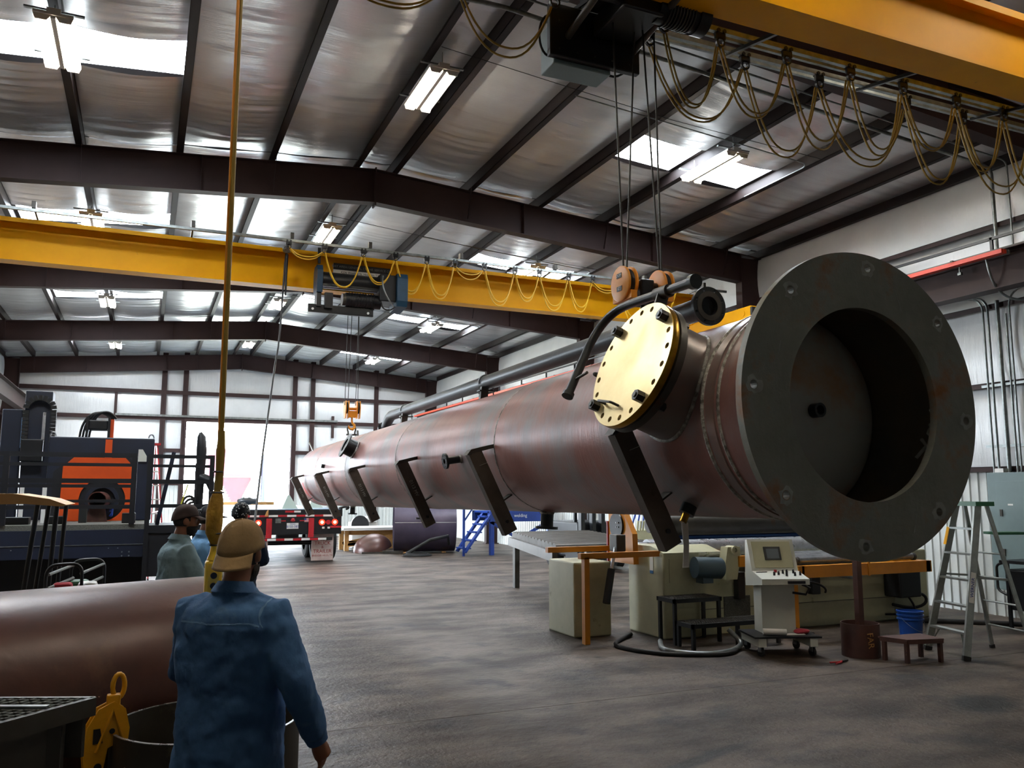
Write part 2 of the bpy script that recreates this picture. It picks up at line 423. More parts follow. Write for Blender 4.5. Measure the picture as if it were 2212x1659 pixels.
# portal frames
def frame(y, label, bh=.6):
    t = thing('portal_frame', label, 'steel frame', (RIDGE, y, 0), 'portal frames of the hall')
    for sg in (-1, 1):
        xe = XR-.02 if sg > 0 else XL+.02
        xc = xe - sg*.55                      # inner face of the column
        def zt(x): return rtop(x)
        # rafter web, top and bottom flange
        zr, ze, zi = zt(RIDGE), zt(xe), zt(xc)
        web = MB().prism([(RIDGE, zr-bh), (xc, zi-bh), (xc, zi), (RIDGE, zr)], (0, y-.006, 0), (1,0,0), (0,0,1), (0,.012,0))
        r = web.build('rafter', 'primer', t)
        MB().prism([(RIDGE, zr-.014), (xe, ze-.014), (xe, ze), (RIDGE, zr)], (0, y-.1, 0), (1,0,0), (0,0,1), (0,.2,0)).build('top_flange', 'primer', r)
        MB().prism([(RIDGE, zr-bh), (xc, zi-bh), (xc, zi-bh-.014), (RIDGE, zr-bh-.014)], (0, y-.1, 0), (1,0,0), (0,0,1), (0,.2,0)).build('bottom_flange', 'primer', r)
        for k, x in enumerate((RIDGE + sg*2.9, RIDGE + sg*5.8)):
            MB().box(x-.006, x+.006, y-.095, y-.006, zt(x)-bh, zt(x)-.014).build('stiffener', 'primer', r)
            # flange brace from purlin to bottom flange
        px = PURL[0]
        # column
        c = MB().box(min(xc, xe), max(xc, xe), y-.006, y+.006, 0, ze-.014).build('column', 'primer', t)
        MB().box(xe-.008, xe+.008, y-.1, y+.1, 0, ze-.014).build('outer_flange', 'primer', c)
        MB().box(xc-.008, xc+.008, y-.1, y+.1, 0, zi-bh).build('inner_flange', 'primer', c)
        MB().box(xc-.008, xc+.008, y-.1, y+.1, zi-bh, zi-.02).build('knee_plate', 'primer', c)
        MB().box(min(xc,xe)-.05, max(xc,xe)+.02, y-.14, y+.14, 0, .025).build('base_plate', 'primer', c)
        for x in PURL:
            if (x-RIDGE)*sg > 0 and x not in (3.8, 3.2) and abs(x-RIDGE) % 2.9 > 1.5:
                MB().obox((x, y-.28, zt(x)+.03), (x, y-.08, zt(x)-bh+.05), .05, .006, (1,0,0)).build('flange_brace', 'primer', r)
    MB().box(RIDGE-.012, RIDGE+.012, y-.1, y+.1, rtop(RIDGE)-bh-.07, rtop(RIDGE)+.03).build('ridge_splice_plate', 'primer', t)
    return t
fl = ['steel portal frame behind the photographer', 'steel portal frame just behind the photographer', 'dark portal frame overhead, between the near yellow crane beam and the conduit run',
      'dark brown portal frame crossing above the far yellow crane beam', 'brown portal frame right behind the far yellow crane beam',
      'brown portal frame second from the white back wall', 'brown portal frame standing against the white back wall']
for i, y in enumerate(FRAMES):
    if i >= 2: frame(y, fl[i])

# ---- right and left walls
def side_wall(name, X, sg):
    """sg: +1 when the room lies towards +X"""
    xa_, xb_ = (X-.26, X-.22) if sg > 0 else (X+.22, X+.26)
    op = ((22.25, 27.85, 4.9),) if sg > 0 else ()       # out-of-view doorway added in the left wall to light the far bays
    w = MB(); y_ = YB0
    for o_ in op: w.box(xa_, xb_, y_, o_[0], 0, 8.05).box(xa_, xb_, o_[0], o_[1], o_[2], 8.05); y_ = o_[1]
    w.box(xa_, xb_, y_, YB1+.3, 0, 8.05)
    w = w.build(name, 'siding', kind='structure')
    zs = [2.24, 3.53, 4.75, 6.0, 6.9]
    for z in zs[:-1]:
        for b in range(len(FRAMES)-1):
            y0, y1 = FRAMES[b]+.1, FRAMES[b+1]-.1
            if op and b == 4 and z < 4.9: continue
            MB().box(X, X+sg*.2, y0, y1, z-.004, z+.004).box(X+sg*.192, X+sg*.2, y0, y1, z-.075, z+.004).build('girt', 'primer', w)
    lv = [2.24, 3.53, 4.75, 6.0, 6.95]
    for b in range(1, len(FRAMES)-1):
        for i in range(len(lv)-1):
            if op and b == 4 and lv[i] < 4.9: continue
            y0, y1 = FRAMES[b], FRAMES[b+1]; n = 24; m = 6; vs = []; fs = []
            for k in range(n+1):
                y = y0 + (y1-y0)*k/n
                for h in range(m+1):
                    t = h/m; z = lv[i] + .01 + (lv[i+1]-lv[i]-.02)*t
                    x = X + sg*(.02 + .05*4*t*(1-t) + .012*noise.noise(Vector((y*4, z*.8, X))))
                    vs.append((x, y, z))
            for k in range(n):
                for h in range(m): a = k*(m+1)+h; fs.append((a, a+1, a+m+2, a+m+1))
            MB().add(vs, fs).build('insulation_panel', 'insul_wall', w, smooth=60)
    # ribbed liner sheets below
    pw = .914; prof = []
    for r in range(6):
        s0 = r*pw/6; prof += [(s0, 0), (s0+.06, 0), (s0+.075, .022), (s0+.11, .022), (s0+.125, 0)]
    prof.append((pw, 0)); k = 0; y = FRAMES[1]-.4; first = None
    while y < 36.0:
        if op and op[0][0]-.9 < y < op[0][1]: y += pw; continue
        if first is None:
            vs = [(sg*b, a, z) for z in (0, 2.2) for a, b in prof]; n = len(prof)
            first = MB().add(vs, [(i, i+1, n+i+1, n+i) for i in range(n-1)]).build('siding_sheet', 'siding', w, recalc=False)
            first.location = (X+sg*.10, y, 0)
        else:
            c = first.copy(); COL.objects.link(c); c.parent = w; c.location = (X+sg*.10, y, 0)
        y += pw
    MB().box(X+sg*.02, X+sg*.16, FRAMES[1], 36.0 if not op else op[0][0], 2.2, 2.225).build('sill_flashing', 'siding', w)
    return w
wall_right = side_wall('wall_right', XR, -1)
wall_left = side_wall('wall_left', XL, 1)

# ---- back wall with the open roll-up doorway
YW = 36.3
DX0, DX1, DZ = 1.42, 5.68, 4.72
wb = MB().box(XL-.3, DX0, YW+.3, YW+.36, 0, 8.05).box(DX1, XR+.3, YW+.3, YW+.36, 0, 8.05).box(DX0, DX1, YW+.3, YW+.36, DZ, 8.05).build('wall_back', 'siding', kind='structure')
cols_x = [-5.0, .55, 1.36, 5.74, 6.50, 9.3, 12.0]
def wtop(x): return rtop(x)+.15
for x in cols_x[1:-1]:
    z1 = wtop(x)
    MB().box(x-.1, x+.1, YW-.02, YW-.008, 0, z1).box(x-.005, x+.005, YW-.02, YW+.2, 0, z1).box(x-.1, x+.1, YW+.19, YW+.2, 0, z1).build('wind_column', 'primer', wb)
MB().box(-1.24, -1.14, YW-.02, YW+.16, 4.85, 5.85).build('short_post', 'primer', wb)
MB().box(7.35, 7.45, YW-.02, YW+.16, 4.2, 5.15).build('short_post', 'primer', wb)
gz = [2.24, 3.55, 4.85, 5.9]
edges = [(-5.0, .55), (.55, 1.36), (1.36, 5.74), (5.74, 6.5), (6.5, 9.3), (9.3, 12.0)]
for (a, b) in edges:
    for z in gz:
        if a == 1.36 and z < 4.8: continue
        MB().box(a+.1, b-.1, YW, YW+.2, z-.004, z+.004).box(a+.1, b-.1, YW-.004, YW+.004, z-.1, z+.06).build('girt', 'primer', wb)
    lev = ([0.0] if a != 1.36 else []) + [z for z in gz if not (a == 1.36 and z < 4.8)] + ['top']
    for i in range(len(lev)-1):
        z0 = lev[i]; nx, m = 14, 6; vs = []; fs = []
        if z0 == 0.0:
            continue
        for k in range(nx+1):
            x = a + (b-a)*k/nx; z1 = wtop(x)-.05 if lev[i+1] == 'top' else lev[i+1]
            for h in range(m+1):
                t = h/m; z = z0 + .01 + (z1-z0-.02)*t
                vs.append((x, YW+.16 - .06*4*t*(1-t) + .01*noise.noise(Vector((x*4, z*.7, 3))), z))
        for k in range(nx):
            for h in range(m): q = k*(m+1)+h; fs.append((q, q+1, q+m+2, q+m+1))
        MB().add(vs, fs).build('insulation_panel', 'insul_wall', wb, smooth=60)
pw = .914; prof = []
for r in range(6):
    s0 = r*pw/6; prof += [(s0, 0), (s0+.06, 0), (s0+.075, .022), (s0+.11, .022), (s0+.125, 0)]
prof.append((pw, 0)); first = None
for seg0, seg1 in ((XL, DX0-.1), (DX1+.1, XR)):
    x = seg0
    while x + pw <= seg1 + .5:
        if first is None:
            vs = [(a, -b, z) for z in (0, 2.2) for a, b in prof]; n = len(prof)
            first = MB().add(vs, [(i, i+1, n+i+1, n+i) for i in range(n-1)]).build('siding_sheet', 'siding', wb, recalc=False)
            first.location = (x, YW+.1, 0)
        else:
            c = first.copy(); COL.objects.link(c); c.parent = wb; c.location = (x, YW+.1, 0)
            if x + pw > seg1: c.scale.x = (seg1-x)/pw
        x += pw
d = MB().box(DX0-.06, DX0+.02, YW-.04, YW+.36, 0, DZ).box(DX1-.02, DX1+.06, YW-.04, YW+.36, 0, DZ).box(DX0-.06, DX1+.06, YW-.04, YW+.36, DZ, DZ+.12).build('door_1', 'primer', kind='structure')
MB().box(DX0-2.6, DX1+1.9, YW-.12, YW-.06, DZ+.16, DZ+.24).build('door_track', 'galv', d)
# wall behind the photographer
MB().box(XL-.3, XR+.3, YB0-.1, YB0, 0, 8).build('wall_near', 'insul_wall', kind='structure')

for k, (a, b) in enumerate(((22.25, 27.85),)):  # frame of the unseen left-wall doorway added to brighten the far end
    MB().box(XL-.28, XL+.02, a-.1, a, 0, 5.0).box(XL-.28, XL+.02, b, b+.1, 0, 5.0).box(XL-.28, XL+.02, a-.1, b+.1, 4.9, 5.0).build('door_%d' % (k+2), 'primer', kind='structure')
# ------------------------------------------------------------------ ceiling light fixtures
def fixture():
    t = thing('high_bay_light', 'lamp', 'ceiling light', (0, 0, 0), 'fluorescent high bay lights')
    h = MB().box(-.20, .20, -.62, .62, .03, .06).build('housing', 'white_enamel', t)
    MB().box(-.07, .07, -.6, .6, .06, .12).build('ballast_cover', 'white_enamel', h)
    for sx in (-1, 1):
        MB().prism([(sx*.02, .03), (sx*.06, -.03), (sx*.18, -.03), (sx*.20, .03)], (0, -.6, 0), (1,0,0), (0,0,1), (0, .02, 0)).build('end_plate', 'white_enamel', h)
        MB().prism([(sx*.02, .03), (sx*.06, -.03), (sx*.18, -.03), (sx*.20, .03)], (0, .58, 0), (1,0,0), (0,0,1), (0, .02, 0)).build('end_plate', 'white_enamel', h)
        for dx in (.075, .145):
            MB().cyl((sx*dx, -.56, .005), (sx*dx, .56, .005), .013, n=10).build('tube_lamp', 'tube_glow', t)
    MB().obox((0, -.015, -.01), (0, -.015, .02), .05, 1.2, (0, 1, 0)).build('centre_spine', 'white_enamel', h)
    for y in (-.5, .5):
        MB().box(-.3, .3, y-.02, y+.02, .12, .14).build('mounting_strut', 'galv', t)
        MB().cyl((0, y, .13), (0, y, .32), .006, n=6).build('hanger_rod', 'galv', t)
    return t
fx = None
rows = ['left row', 'ridge row', 'right row']
rowtxt = ['beside the yellow pendant line side of the roof', 'under the roof ridge', 'over the plate rolls side of the roof']
baytxt = {0: 'behind the photographer and sixth', 1: 'nearest', 2: 'second', 3: 'third', 4: 'fourth', 5: 'farthest'}
for b in range(1, 6):
    yc = (FRAMES[b]+FRAMES[b+1])/2 - .15
    for i, x in enumerate(LIGHT_X):
        z = rtop(x) - .20
        bt = ['behind the photographer', 'above the photographer', 'in the nearest visible bay', 'in the second visible bay', 'in the third visible bay', 'in the farthest bay'][b]
        lab = 'twin-tube light %s, %s' % (['left of the ridge', 'under the roof ridge', 'right of the ridge'][i], bt)
        if fx is None:
            fx = fixture(); fx.location = (x, yc, z); fx['label'] = lab
        else:
            copy_tree(fx, Vector((x, yc, z)) - Vector(fx.location), label=lab)
# ------------------------------------------------------------------ pressure vessel hanging from both cranes
# local axes: x across, y along the vessel (0 at the base ring, towards the far head), z up
M('shell_brown', '#9d6c63', .32, .18, col2='#8a8585', vscale=1.0, stretch=(.8, 1.6, .8), lo=.42, hi=.62, col3='#825650', s3=1.2, lo3=.5, hi3=.75, bump=.14, bscale=5, bstretch=(1, 6, 1), rvar=.10)
M('shell_grey', '#7a7472', .34, .25, col2='#86665c', vscale=1.3, lo=.45, hi=.65, bump=.1, bscale=14)
M('ring_steel', '#75766c', .5, .1, col2='#85867e', vscale=3, col3='#8f5c2c', s3=2.9, lo3=.54, hi3=.70, bump=.15, bscale=25)
M('inner_steel', '#a09e94', .5, .05, col2='#a8763f', vscale=2.2, lo=.5, hi=.75)
M('brass', '#e2cf9a', .34, .55, col2='#d8c088', vscale=2.5, rvar=.12, bump=.08, bscale=8)
M('brass_edge', '#cf9a1a', .28, .8, col2='#8a6a14', vscale=6)
M('pipe_dark', '#35393a', .38, .5, col2='#2a2d2e', vscale=4, bump=.08)
M('bare_spot', '#a3a5a0', .5, .1, col2='#85867f', vscale=14)
M('chalk', '#b9b8b0', .8)
V = thing('pressure_vessel', 'long brown steel pressure vessel hanging from two yellow cranes, base ring facing us', 'pressure vessel', (3.51, 3.29, 2.32))
V.rotation_euler = (-.008, 0, -.0024)
WLOC[V.name] = Vector((0, 0, 0))
VR = .622
def va(s, ang, r):
    a = math.radians(ang); return Vector((math.cos(a)*r, s, math.sin(a)*r))
AX = (0, 1, 0)
# base ring with eight anchor bolt holes
hol = [(math.cos(math.radians(85+45*k))*.752, math.sin(math.radians(85+45*k))*.752) for k in range(8)]
ring = MB().plate_holes((0, 0, 0), (1,0,0), (0,0,1), .828, .522, hol, .022, (0, .045, 0), n=128, nh=14).build('base_ring', 'ring_steel', V)
for k, (hx, hz) in enumerate(hol):
    rr = random.Random(k); n = 16; vs = []; c = .026
    pts = []
    for i in range(n):
        t = 2*PI*i/n; pts.append((math.cos(t), math.sin(t), .034 + .026*rr.random()))
    vs = [(hx + a*c, -.0008, hz + b*c) for a, b, q in pts] + [(hx + a*q, -.0008, hz + b*q) for a, b, q in pts]
    MB().add(vs, [(i, (i+1) % n, n+(i+1) % n, n+i) for i in range(n)]).build('ground_patch', 'bare_spot', ring)
for k, (a_, r_, l_) in enumerate(((68, .70, .12), (-62, .66, .10), (152, .64, .07))):
    p0 = Vector((math.cos(math.radians(a_))*r_, -.0006, math.sin(math.radians(a_))*r_)); q0 = p0 + Vector((-.25*l_, 0, -l_)) if k else p0 + Vector((.3*l_, 0, -l_))
    MB().obox(p0, q0, .003, .0012, (0, 1, 0)).build('scratch', 'bare_spot', ring)
# skirt
MB().lathe([(VR, .045), (VR, .60), (VR-.012, .60), (VR-.012, .045)], d=AX, n=96, closed=True).build('skirt', 'shell_brown', V, smooth=40)
M('skirt_lining', '#55554c', .55, .05, col2='#6a5a44', vscale=2)
MB().lathe([(VR-.0125, .046), (VR-.0125, .58)], d=AX, n=72).build('skirt_lining', 'skirt_lining', V, smooth=50)
for s, r in ((.055, .014), (.455, .012), (.50, .008), (.60, .014)):
    MB().lathe([(VR+.0, s-r), (VR+r*.8, s-r*.4), (VR+r*.8, s+r*.4), (VR, s+r)], d=AX, n=120).build('weld_bead', 'weld', V, smooth=60)
MB().lathe([(VR, .49), (VR+.008, .495), (VR+.008, .565), (VR, .57)], d=AX, n=96).build('lap_band', 'shell_grey', V, smooth=30)
# bottom head inside the skirt, drain nozzle
prof = [(.607*math.cos(t), .56 - .17*math.sin(t)) for t in [PI/2*i/10 for i in range(11)]]
bh_ = MB().lathe(prof, d=AX, n=72).build('bottom_head', 'inner_steel', V, smooth=60)
MB().lathe([(.607, .565), (.59, .55), (.6, .535)], d=AX, n=72).build('inner_weld', 'weld', bh_, smooth=60)
MB().lathe([(.032, .40), (.042, .40), (.042, .335), (.028, .335), (.028, .40)], d=AX, n=24).build('drain_nozzle', 'pipe_dark', V, smooth=40)
# chalk marks on the skirt inside
MB().tube([va(.10 + .02*math.sin(t*3), -5 + 9*math.cos(t), .600) for t in [PI*.3 + PI*1.1*i/10 for i in range(11)]], .011, 6).build('chalk_mark', 'chalk', V)
MB().tube([va(.16, -16, .600), va(.12, -20, .600), va(.17, -27, .600)], .011, 6).build('chalk_mark', 'chalk', V)
MB().tube([va(.12, -20, .600), va(.06, -23, .600)], .011, 6).build('chalk_mark', 'chalk', V)
# shell courses
SEAMS = [.60, 3.72, 7.02, 9.97, 12.6, 14.55]
for i in range(len(SEAMS)-1):
    a, b = SEAMS[i], SEAMS[i+1]; k = max(4, int((b-a)*3))
    MB().lathe([(VR, a+(b-a)*j/k) for j in range(k+1)], d=AX, n=96).build('shell_course', 'shell_brown', V, smooth=50)
    if i: MB().lathe([(VR, a-.008), (VR+.004, a-.003), (VR+.004, a+.003), (VR, a+.008)], d=AX, n=96).build('weld_bead', 'weld', V, smooth=60)
MB().lathe([(VR*math.cos(t), 14.55 + .31*math.sin(t)) for t in [PI/2*i/12 for i in range(13)]], d=AX, n=72).build('top_head', 'shell_grey', V, smooth=60)
MB().lathe([(VR, 14.54), (VR+.005, 14.55), (VR, 14.56)], d=AX, n=72).build('weld_bead', 'weld', V, smooth=60)
# ---- manway at s .98, 160 deg
ms, ma = .98, 160
mo = va(ms, ma, 0); md = Vector((math.cos(math.radians(ma)), 0, math.sin(math.radians(ma))))
mu = Vector((0, 1, 0)); mw = md.cross(mu).normalized()
man = MB().lathe([(.345, .42), (.345, .80)], o=mo, d=md, n=64).build('manway_neck', 'shell_grey', V, smooth=40)
# weld where neck meets the shell
pts = []
for i in range(72):
    t = 2*PI*i/72; p = mu*math.cos(t)*.347 + mw*math.sin(t)*.347
    c = p.dot(mw); h = math.sqrt(max(0, VR*VR - c*c)); pts.append(mo + p + md*(h+.004))
MB().tube(pts, .013, 8, closed=True).build('weld_bead', 'weld', man, smooth=60)
MB().lathe([(.30, .80), (.405, .80), (.405, .846), (.30, .846)], o=mo, d=md, n=80, closed=True).build('manway_flange', 'steel_dark', man, smooth=30)
bolts = [(math.cos(2*PI*(k+.5)/20)*.362, math.sin(2*PI*(k+.5)/20)*.362) for k in range(20)]
cover = MB().plate_holes(mo + md*.862, mu, mw, .405, 0, bolts, .019, md*.045, n=120, nh=12).build('manway_cover', 'brass', V)
MB().lathe([(.406, .862), (.408, .868), (.408, .902), (.406, .906)], o=mo, d=md, n=96).build('cover_rim', 'brass_edge', cover, smooth=60)
MB().lathe([(.33, .846), (.355, .846), (.355, .862), (.33, .862)], o=mo, d=md, n=64, closed=True).build('gasket', 'black', cover)
def hexa(o, d, r, h, mb): mb.cyl(o, Vector(o)+Vector(d)*h, r, n=6); return mb
for k in (2, 7, 12, 17):
    bx, by = bolts[k]; p = mo + mu*bx + mw*by
    st = MB().cyl(p + md*.76, p + md*.968, .017, n=12).build('stud', 'pipe_dark', cover)
    hexa(p + md*.908, md, .034, .052, MB()).build('nut', 'black_metal', st)
    hexa(p + md*.755, md, .028, .045, MB()).build('nut', 'black_metal', st)
# handle on the cover (towards the ground side) and two welded studs
h0 = mo + mu*(.10) - mw*0
for ux, wx in ():
    pass
ha = mo + mu*.17 + mw*.245; hb = mo + mu*.0 + mw*.275
MB().tube(fillet([ha + md*.905, ha + md*.965, hb + md*.965, hb + md*.905], .015), .008, 8).build('cover_handle', 'steel_dark', cover, smooth=60)
# ---- davit
dav = MB().tube(fillet([(-.59, .70, .775), (-.60, 1.74, .80), (-.955, 1.60, .20)], .42, 10), .030, 16).build('davit_arm', 'pipe_dark', V, smooth=60)
MB().cyl((-.59, .66, .773), (-.59, .70, .775), .045, n=24).build('davit_cap', 'pipe_dark', dav, smooth=40)
MB().cyl((-.593, .93, .779), (-.595, 1.07, .783), .042, n=24).build('davit_sleeve', 'steel_dark', dav, smooth=40)
MB().obox((-.59, 1.0, .78), tuple(mo + mw*(-.40) + md*.82 + mu*.02), .08, .014, (0,1,0)).build('davit_bracket', 'steel_dark', dav)
tip = Vector((-.955, 1.60, .20)); tdir = (tip - Vector((-.60, 1.74, .80))).normalized()
MB().cyl(tip, tip + tdir*.03, .040, n=20).build('davit_end_cap', 'pipe_dark', dav, smooth=40)
ey = tip - tdir*.10
MB().cyl(ey + Vector((.0, .04, 0)), ey + Vector((.02, -.15, .04)), .010, n=10).build('eye_bolt', 'steel_dark', dav)
lug_c = mo + mu*.415 + md*.885
MB().tube([lug_c + mu*(.025+.028*math.cos(t)) + md*(.028*math.sin(t)) for t in [2*PI*i/16 for i in range(16)]], .009, 8, closed=True).build('cover_eye', 'steel_dark', dav)
# ---- long overhead pipe on brackets
PX, PZ, PR = .15, .875, .084
pipe = MB().tube(fillet([(PX, 1.56, PZ), (PX, 10.2, PZ), (PX+.02, 10.62, VR-.05)], .30, 10), PR, 24).build('riser_pipe', 'pipe_dark', V, smooth=60)
fh = [(math.cos(2*PI*(k+.5)/8)*.121, math.sin(2*PI*(k+.5)/8)*.121) for k in range(8)]
MB().plate_holes((PX, 1.515, PZ), (1,0,0), (0,0,1), .142, .070, fh, .011, (0, .028, 0), n=48, nh=10).build('pipe_flange', 'pipe_dark', pipe)
MB().lathe([(.071, 1.512), (.108, 1.512), (.108, 1.516)], o=(PX, 0, PZ), d=AX, n=40).build('flange_face', 'steel_dark', pipe, smooth=30)
MB().lathe([(.12, 1.543), (.088, 1.60)], o=(PX, 0, PZ), d=AX, n=32).build('flange_hub', 'pipe_dark', pipe, smooth=50)
MB().lathe([(.0, 1.63), (.07, 1.63), (.07, 1.515)], o=(PX, 0, PZ), d=AX, n=32).build('pipe_bore', 'black', pipe)
dd = Vector((.02, .42, -.3)).normalized(); e0 = Vector((PX+.012, 10.46, .70))
MB().cyl(e0, e0 + dd*.022, .13, n=32).cyl(e0 + dd*.03, e0 + dd*.052, .13, n=32).build('elbow_flange', 'pipe_dark', pipe, smooth=30)
for k in range(8):
    t = 2*PI*k/8; q = dd.orthogonal().normalized(); w = dd.cross(q)
    p = e0 + q*math.cos(t)*.11 + w*math.sin(t)*.11
    MB().cyl(p - dd*.02, p + dd*.075, .011, n=6).build('flange_bolt', 'steel_dark', pipe)
for s in (5.85, 9.2):
    b = MB().obox((PX-.05, s, VR-.02), (PX-.02, s, PZ-.05), .09, .07).build('pipe_bracket', 'steel_dark', V)
    MB().obox((PX-.10, s-.0, PZ-.10), (PX+.10, s, PZ-.10), .10, .012).build('saddle', 'steel_dark', b)
    MB().tube([(PX + math.cos(t)*(PR+.010), s, PZ + math.sin(t)*(PR+.010)) for t in [-.2 + (PI+.4)*i/16 for i in range(17)]], .009, 8).build('u_bolt', 'steel', b, smooth=60)
    for sx in (-1, 1): MB().cyl((PX+sx*.092, s, PZ-.14), (PX+sx*.092, s, PZ-.05), .009, n=8).build('u_bolt_leg', 'steel', b)
# ---- six support brackets under the near side
for k, s in enumerate((1.22, 3.78, 6.12, 8.66, 11.28, 13.8)):
    w = .10
    M('bracket_steel', '#5f554c', .45, .15, col2='#4a433c', vscale=5, col3='#3a2f26', s3=7)
    br = MB().obox((-.80, s, -.08), (-.445, s, -.80), .13, .085, (0,1,0)).build('support_bar', 'bracket_steel', V)
    MB().prism([(-.88, -.105), (-.84, -.055), (-VR+.01, .0), (-VR+.01, -.035)], (0, s-.05, 0), (1,0,0), (0,0,1), (0,.10,0)).build('top_clip', 'steel_dark', br)
    p = va(s+.05, -132, VR-.01)
    MB().obox(p, (-.575, s+.02, -.55), .012, .09, (0,1,0)).build('lower_clip', 'steel_dark', br)
    MB().cyl((-.49, s-.056, -.70), (-.49, s-.040, -.70), .016, n=12).build('bolt_hole', 'black', br)
    if k in (2, 4, 5, 3):
        text('0113 MV', 'stencil', 'chalk', br, (-.66, s-.052, -.37), (.44, 0, -.9), (.9, 0, .44), .055)
    if k in (1, 0):
        MB().obox((-.76, s-.052, -.20), (-.68, s-.052, -.17), .003, .006, (0,1,0)).build('chalk_mark', 'chalk', br)
# ---- nozzles
def nozzle(name, s, ang, rn, rf, out, mat='pipe_dark', bore=.7, nb=8):
    o = va(s, ang, 0); d = va(0, ang, 1) - va(0, 0, 0)
    n0 = MB().cyl(o + d*(VR-.05), o + d*(out-.02), rn, n=28).build(name, mat, V, smooth=40)
    u = Vector((0,1,0)); w = d.cross(u)
    hs = [(math.cos(2*PI*(i+.5)/nb)*(rn+rf)/2*1.03, math.sin(2*PI*(i+.5)/nb)*(rn+rf)/2*1.03) for i in range(nb)]
    MB().plate_holes(o + d*(out-.025), u, w, rf, rn*bore, hs, (rf-rn)*.18, d*.025, n=40, nh=8).build('flange', mat, n0)
    MB().lathe([(0, out-.03), (rn*bore*1.01, out-.03), (rn*bore*1.01, out-.026)], o=o, d=d, n=24).build('bore', 'black', n0)
    MB().lathe([(rn*1.02, VR-.01), (rn*1.18, VR+.004), (rn*1.02, VR+.02)], o=o, d=d, n=28).build('weld_bead', 'weld', n0, smooth=60)
    return n0
nozzle('side_nozzle', 4.62, -171, .038, .078, .80)
nozzle('large_nozzle', 9.55, 155, .135, .195, .80, bore=.8)
nozzle('bottom_nozzle', 3.84, -93, .060, .105, .78)
nozzle('bottom_nozzle', 7.58, -95, .055, .10, .775)
nozzle('bottom_nozzle', 12.0, -92, .05, .09, .77)
MB().cyl(va(11.7, 172, VR-.01), va(11.7, 172, VR+.055), .035, n=20).build('coupling', 'pipe_dark', V, smooth=40)
c = MB().cyl(va(1.2, -119, VR-.01), va(1.2, -119, VR+.06), .05, n=20).build('coupling', 'pipe_dark', V, smooth=40)
MB().cyl(va(1.2, -119, VR+.06), va(1.2, -119, VR+.12), .024, n=16).build('plug_valve', 'brass_edge', c, smooth=40)
t0 = va(1.2, -119, VR+.11)
MB().prism([(0, 0), (.05, 0), (.052, -.14), (.045, -.28), (.0, -.28), (.012, -.15)], t0 + Vector((-.02, -.01, -.01)), (1,0,0), (0,0,1), (0, .004, 0)).build('paper_tag', 'paper', c)
# lifting lug with far shackle, head lug, red marking on head end
lg = MB().prism([(-.12, 0), (.12, 0), (.07, .16), (-.07, .16)], (0, 11.95, VR-.02), (0, 1, 0), (0, 0, 1), (.03, 0, 0)).build('lifting_lug', 'steel_dark', V)
MB().prism([(-.12, 0), (.12, 0), (.07, .16), (-.07, .16)], (-.12, 1.96, VR-.03), (0, 1, 0), (0, 0, 1), (.03, 0, 0)).build('lifting_lug', 'steel_dark', V)
MB().prism([(-.10, 0), (.10, 0), (.14, .20), (.10, .22)], (-.35, 14.35, VR*.80), (0, .8, .1), (-.3, .3, .9), (.02, 0, 0)).build('tailing_lug', 'steel_dark', V)
M('red_paint', '#c8202a', .5)
MB().lathe([(VR+.001, 13.95), (VR+.001, 14.03)], d=AX, n=24, a0=math.radians(100), a1=math.radians(165)).build('red_paint_mark', 'red_paint', V)
# ------------------------------------------------------------------ crane runways, bridges, hoists
ZB = 5.55   # underside of the bridge girders
def runway(name, X, sg, lab):
    t = thing(name, lab, 'runway beam', (X, 14, 0), 'crane runway beams')
    y0, y1 = FRAMES[1], 36.0
    z0, z1 = 4.74, 5.28
    MB().box(X-.006, X+.006, y0, y1, z0+.014, z1-.014).build('web', 'primer', t)
    MB().box(X-.13, X+.13, y0, y1, z0, z0+.014).build('bottom_flange', 'primer', t)
    MB().box(X-.16, X+.16, y0, y1, z1-.014, z1).build('top_flange', 'primer', t)
    MB().box(X-.03, X+.03, y0, y1, z1, z1+.06).build('crane_rail', 'steel_dark', t)
    for f in FRAMES[1:]:
        xe = X - sg*.75
        MB().prism([(X+.16*sg*0+.16, 4.74), (X-.16, 4.74), (xe, 4.74), (xe, 4.3), (X, 4.60)] if sg < 0 else [(X-.16, 4.74), (X+.16, 4.74), (xe, 4.74), (xe, 4.3), (X, 4.60)], (0, f-.006, 0), (1,0,0), (0,0,1), (0,.012,0)).build('bracket', 'primer', t)
    return t
rr = runway('runway_beam', 11.12, -1, 'brown crane runway beam along the wall above the grey electrical panel')
rl = runway('runway_beam', -4.12, 1, 'brown crane runway beam along the wall above the blue and orange machine')
# conductor bars below the top flange
for k in range(5):
    mt = 'red_rail' if k >= 2 else 'galv'
    o = MB().box(10.985-.038*k-.014, 10.985-.038*k+.014, 7.62, 35.5, 5.18, 5.24).build('conductor_bar', mt, rr)
    if k >= 2: o['label'] = 'orange insulated conductor bar'
for y in [8.4+2.2*i for i in range(12)]:
    b = MB().box(10.80, 11.0, y-.02, y+.02, 5.24, 5.262).build('bar_hanger', 'steel_dark', rr)
    MB().box(10.95, 10.99, y-.03, y+.03, 5.06, 5.10).box(10.96, 10.98, y-.008, y+.008, 5.1, 5.24).build('insulator_clip', 'galv', rr)

for z_, w_ in ((5.62, .04), (5.36, .05)):
    MB().box(11.42, 11.46, 7.3, 35.5, z_-w_/2, z_+w_/2).build('cable_support_angle', 'black_metal', rr)
for y in [8.2+1.9*i for i in range(14)]:
    MB().box(11.42, 11.46, y-.02, y+.02, 5.28, 5.64).build('cable_support_post', 'black_metal', rr)
MB().box(11.30, 11.60, 7.3, 35.5, 5.285, 5.30).build('cable_tray', 'steel_dark', rr)

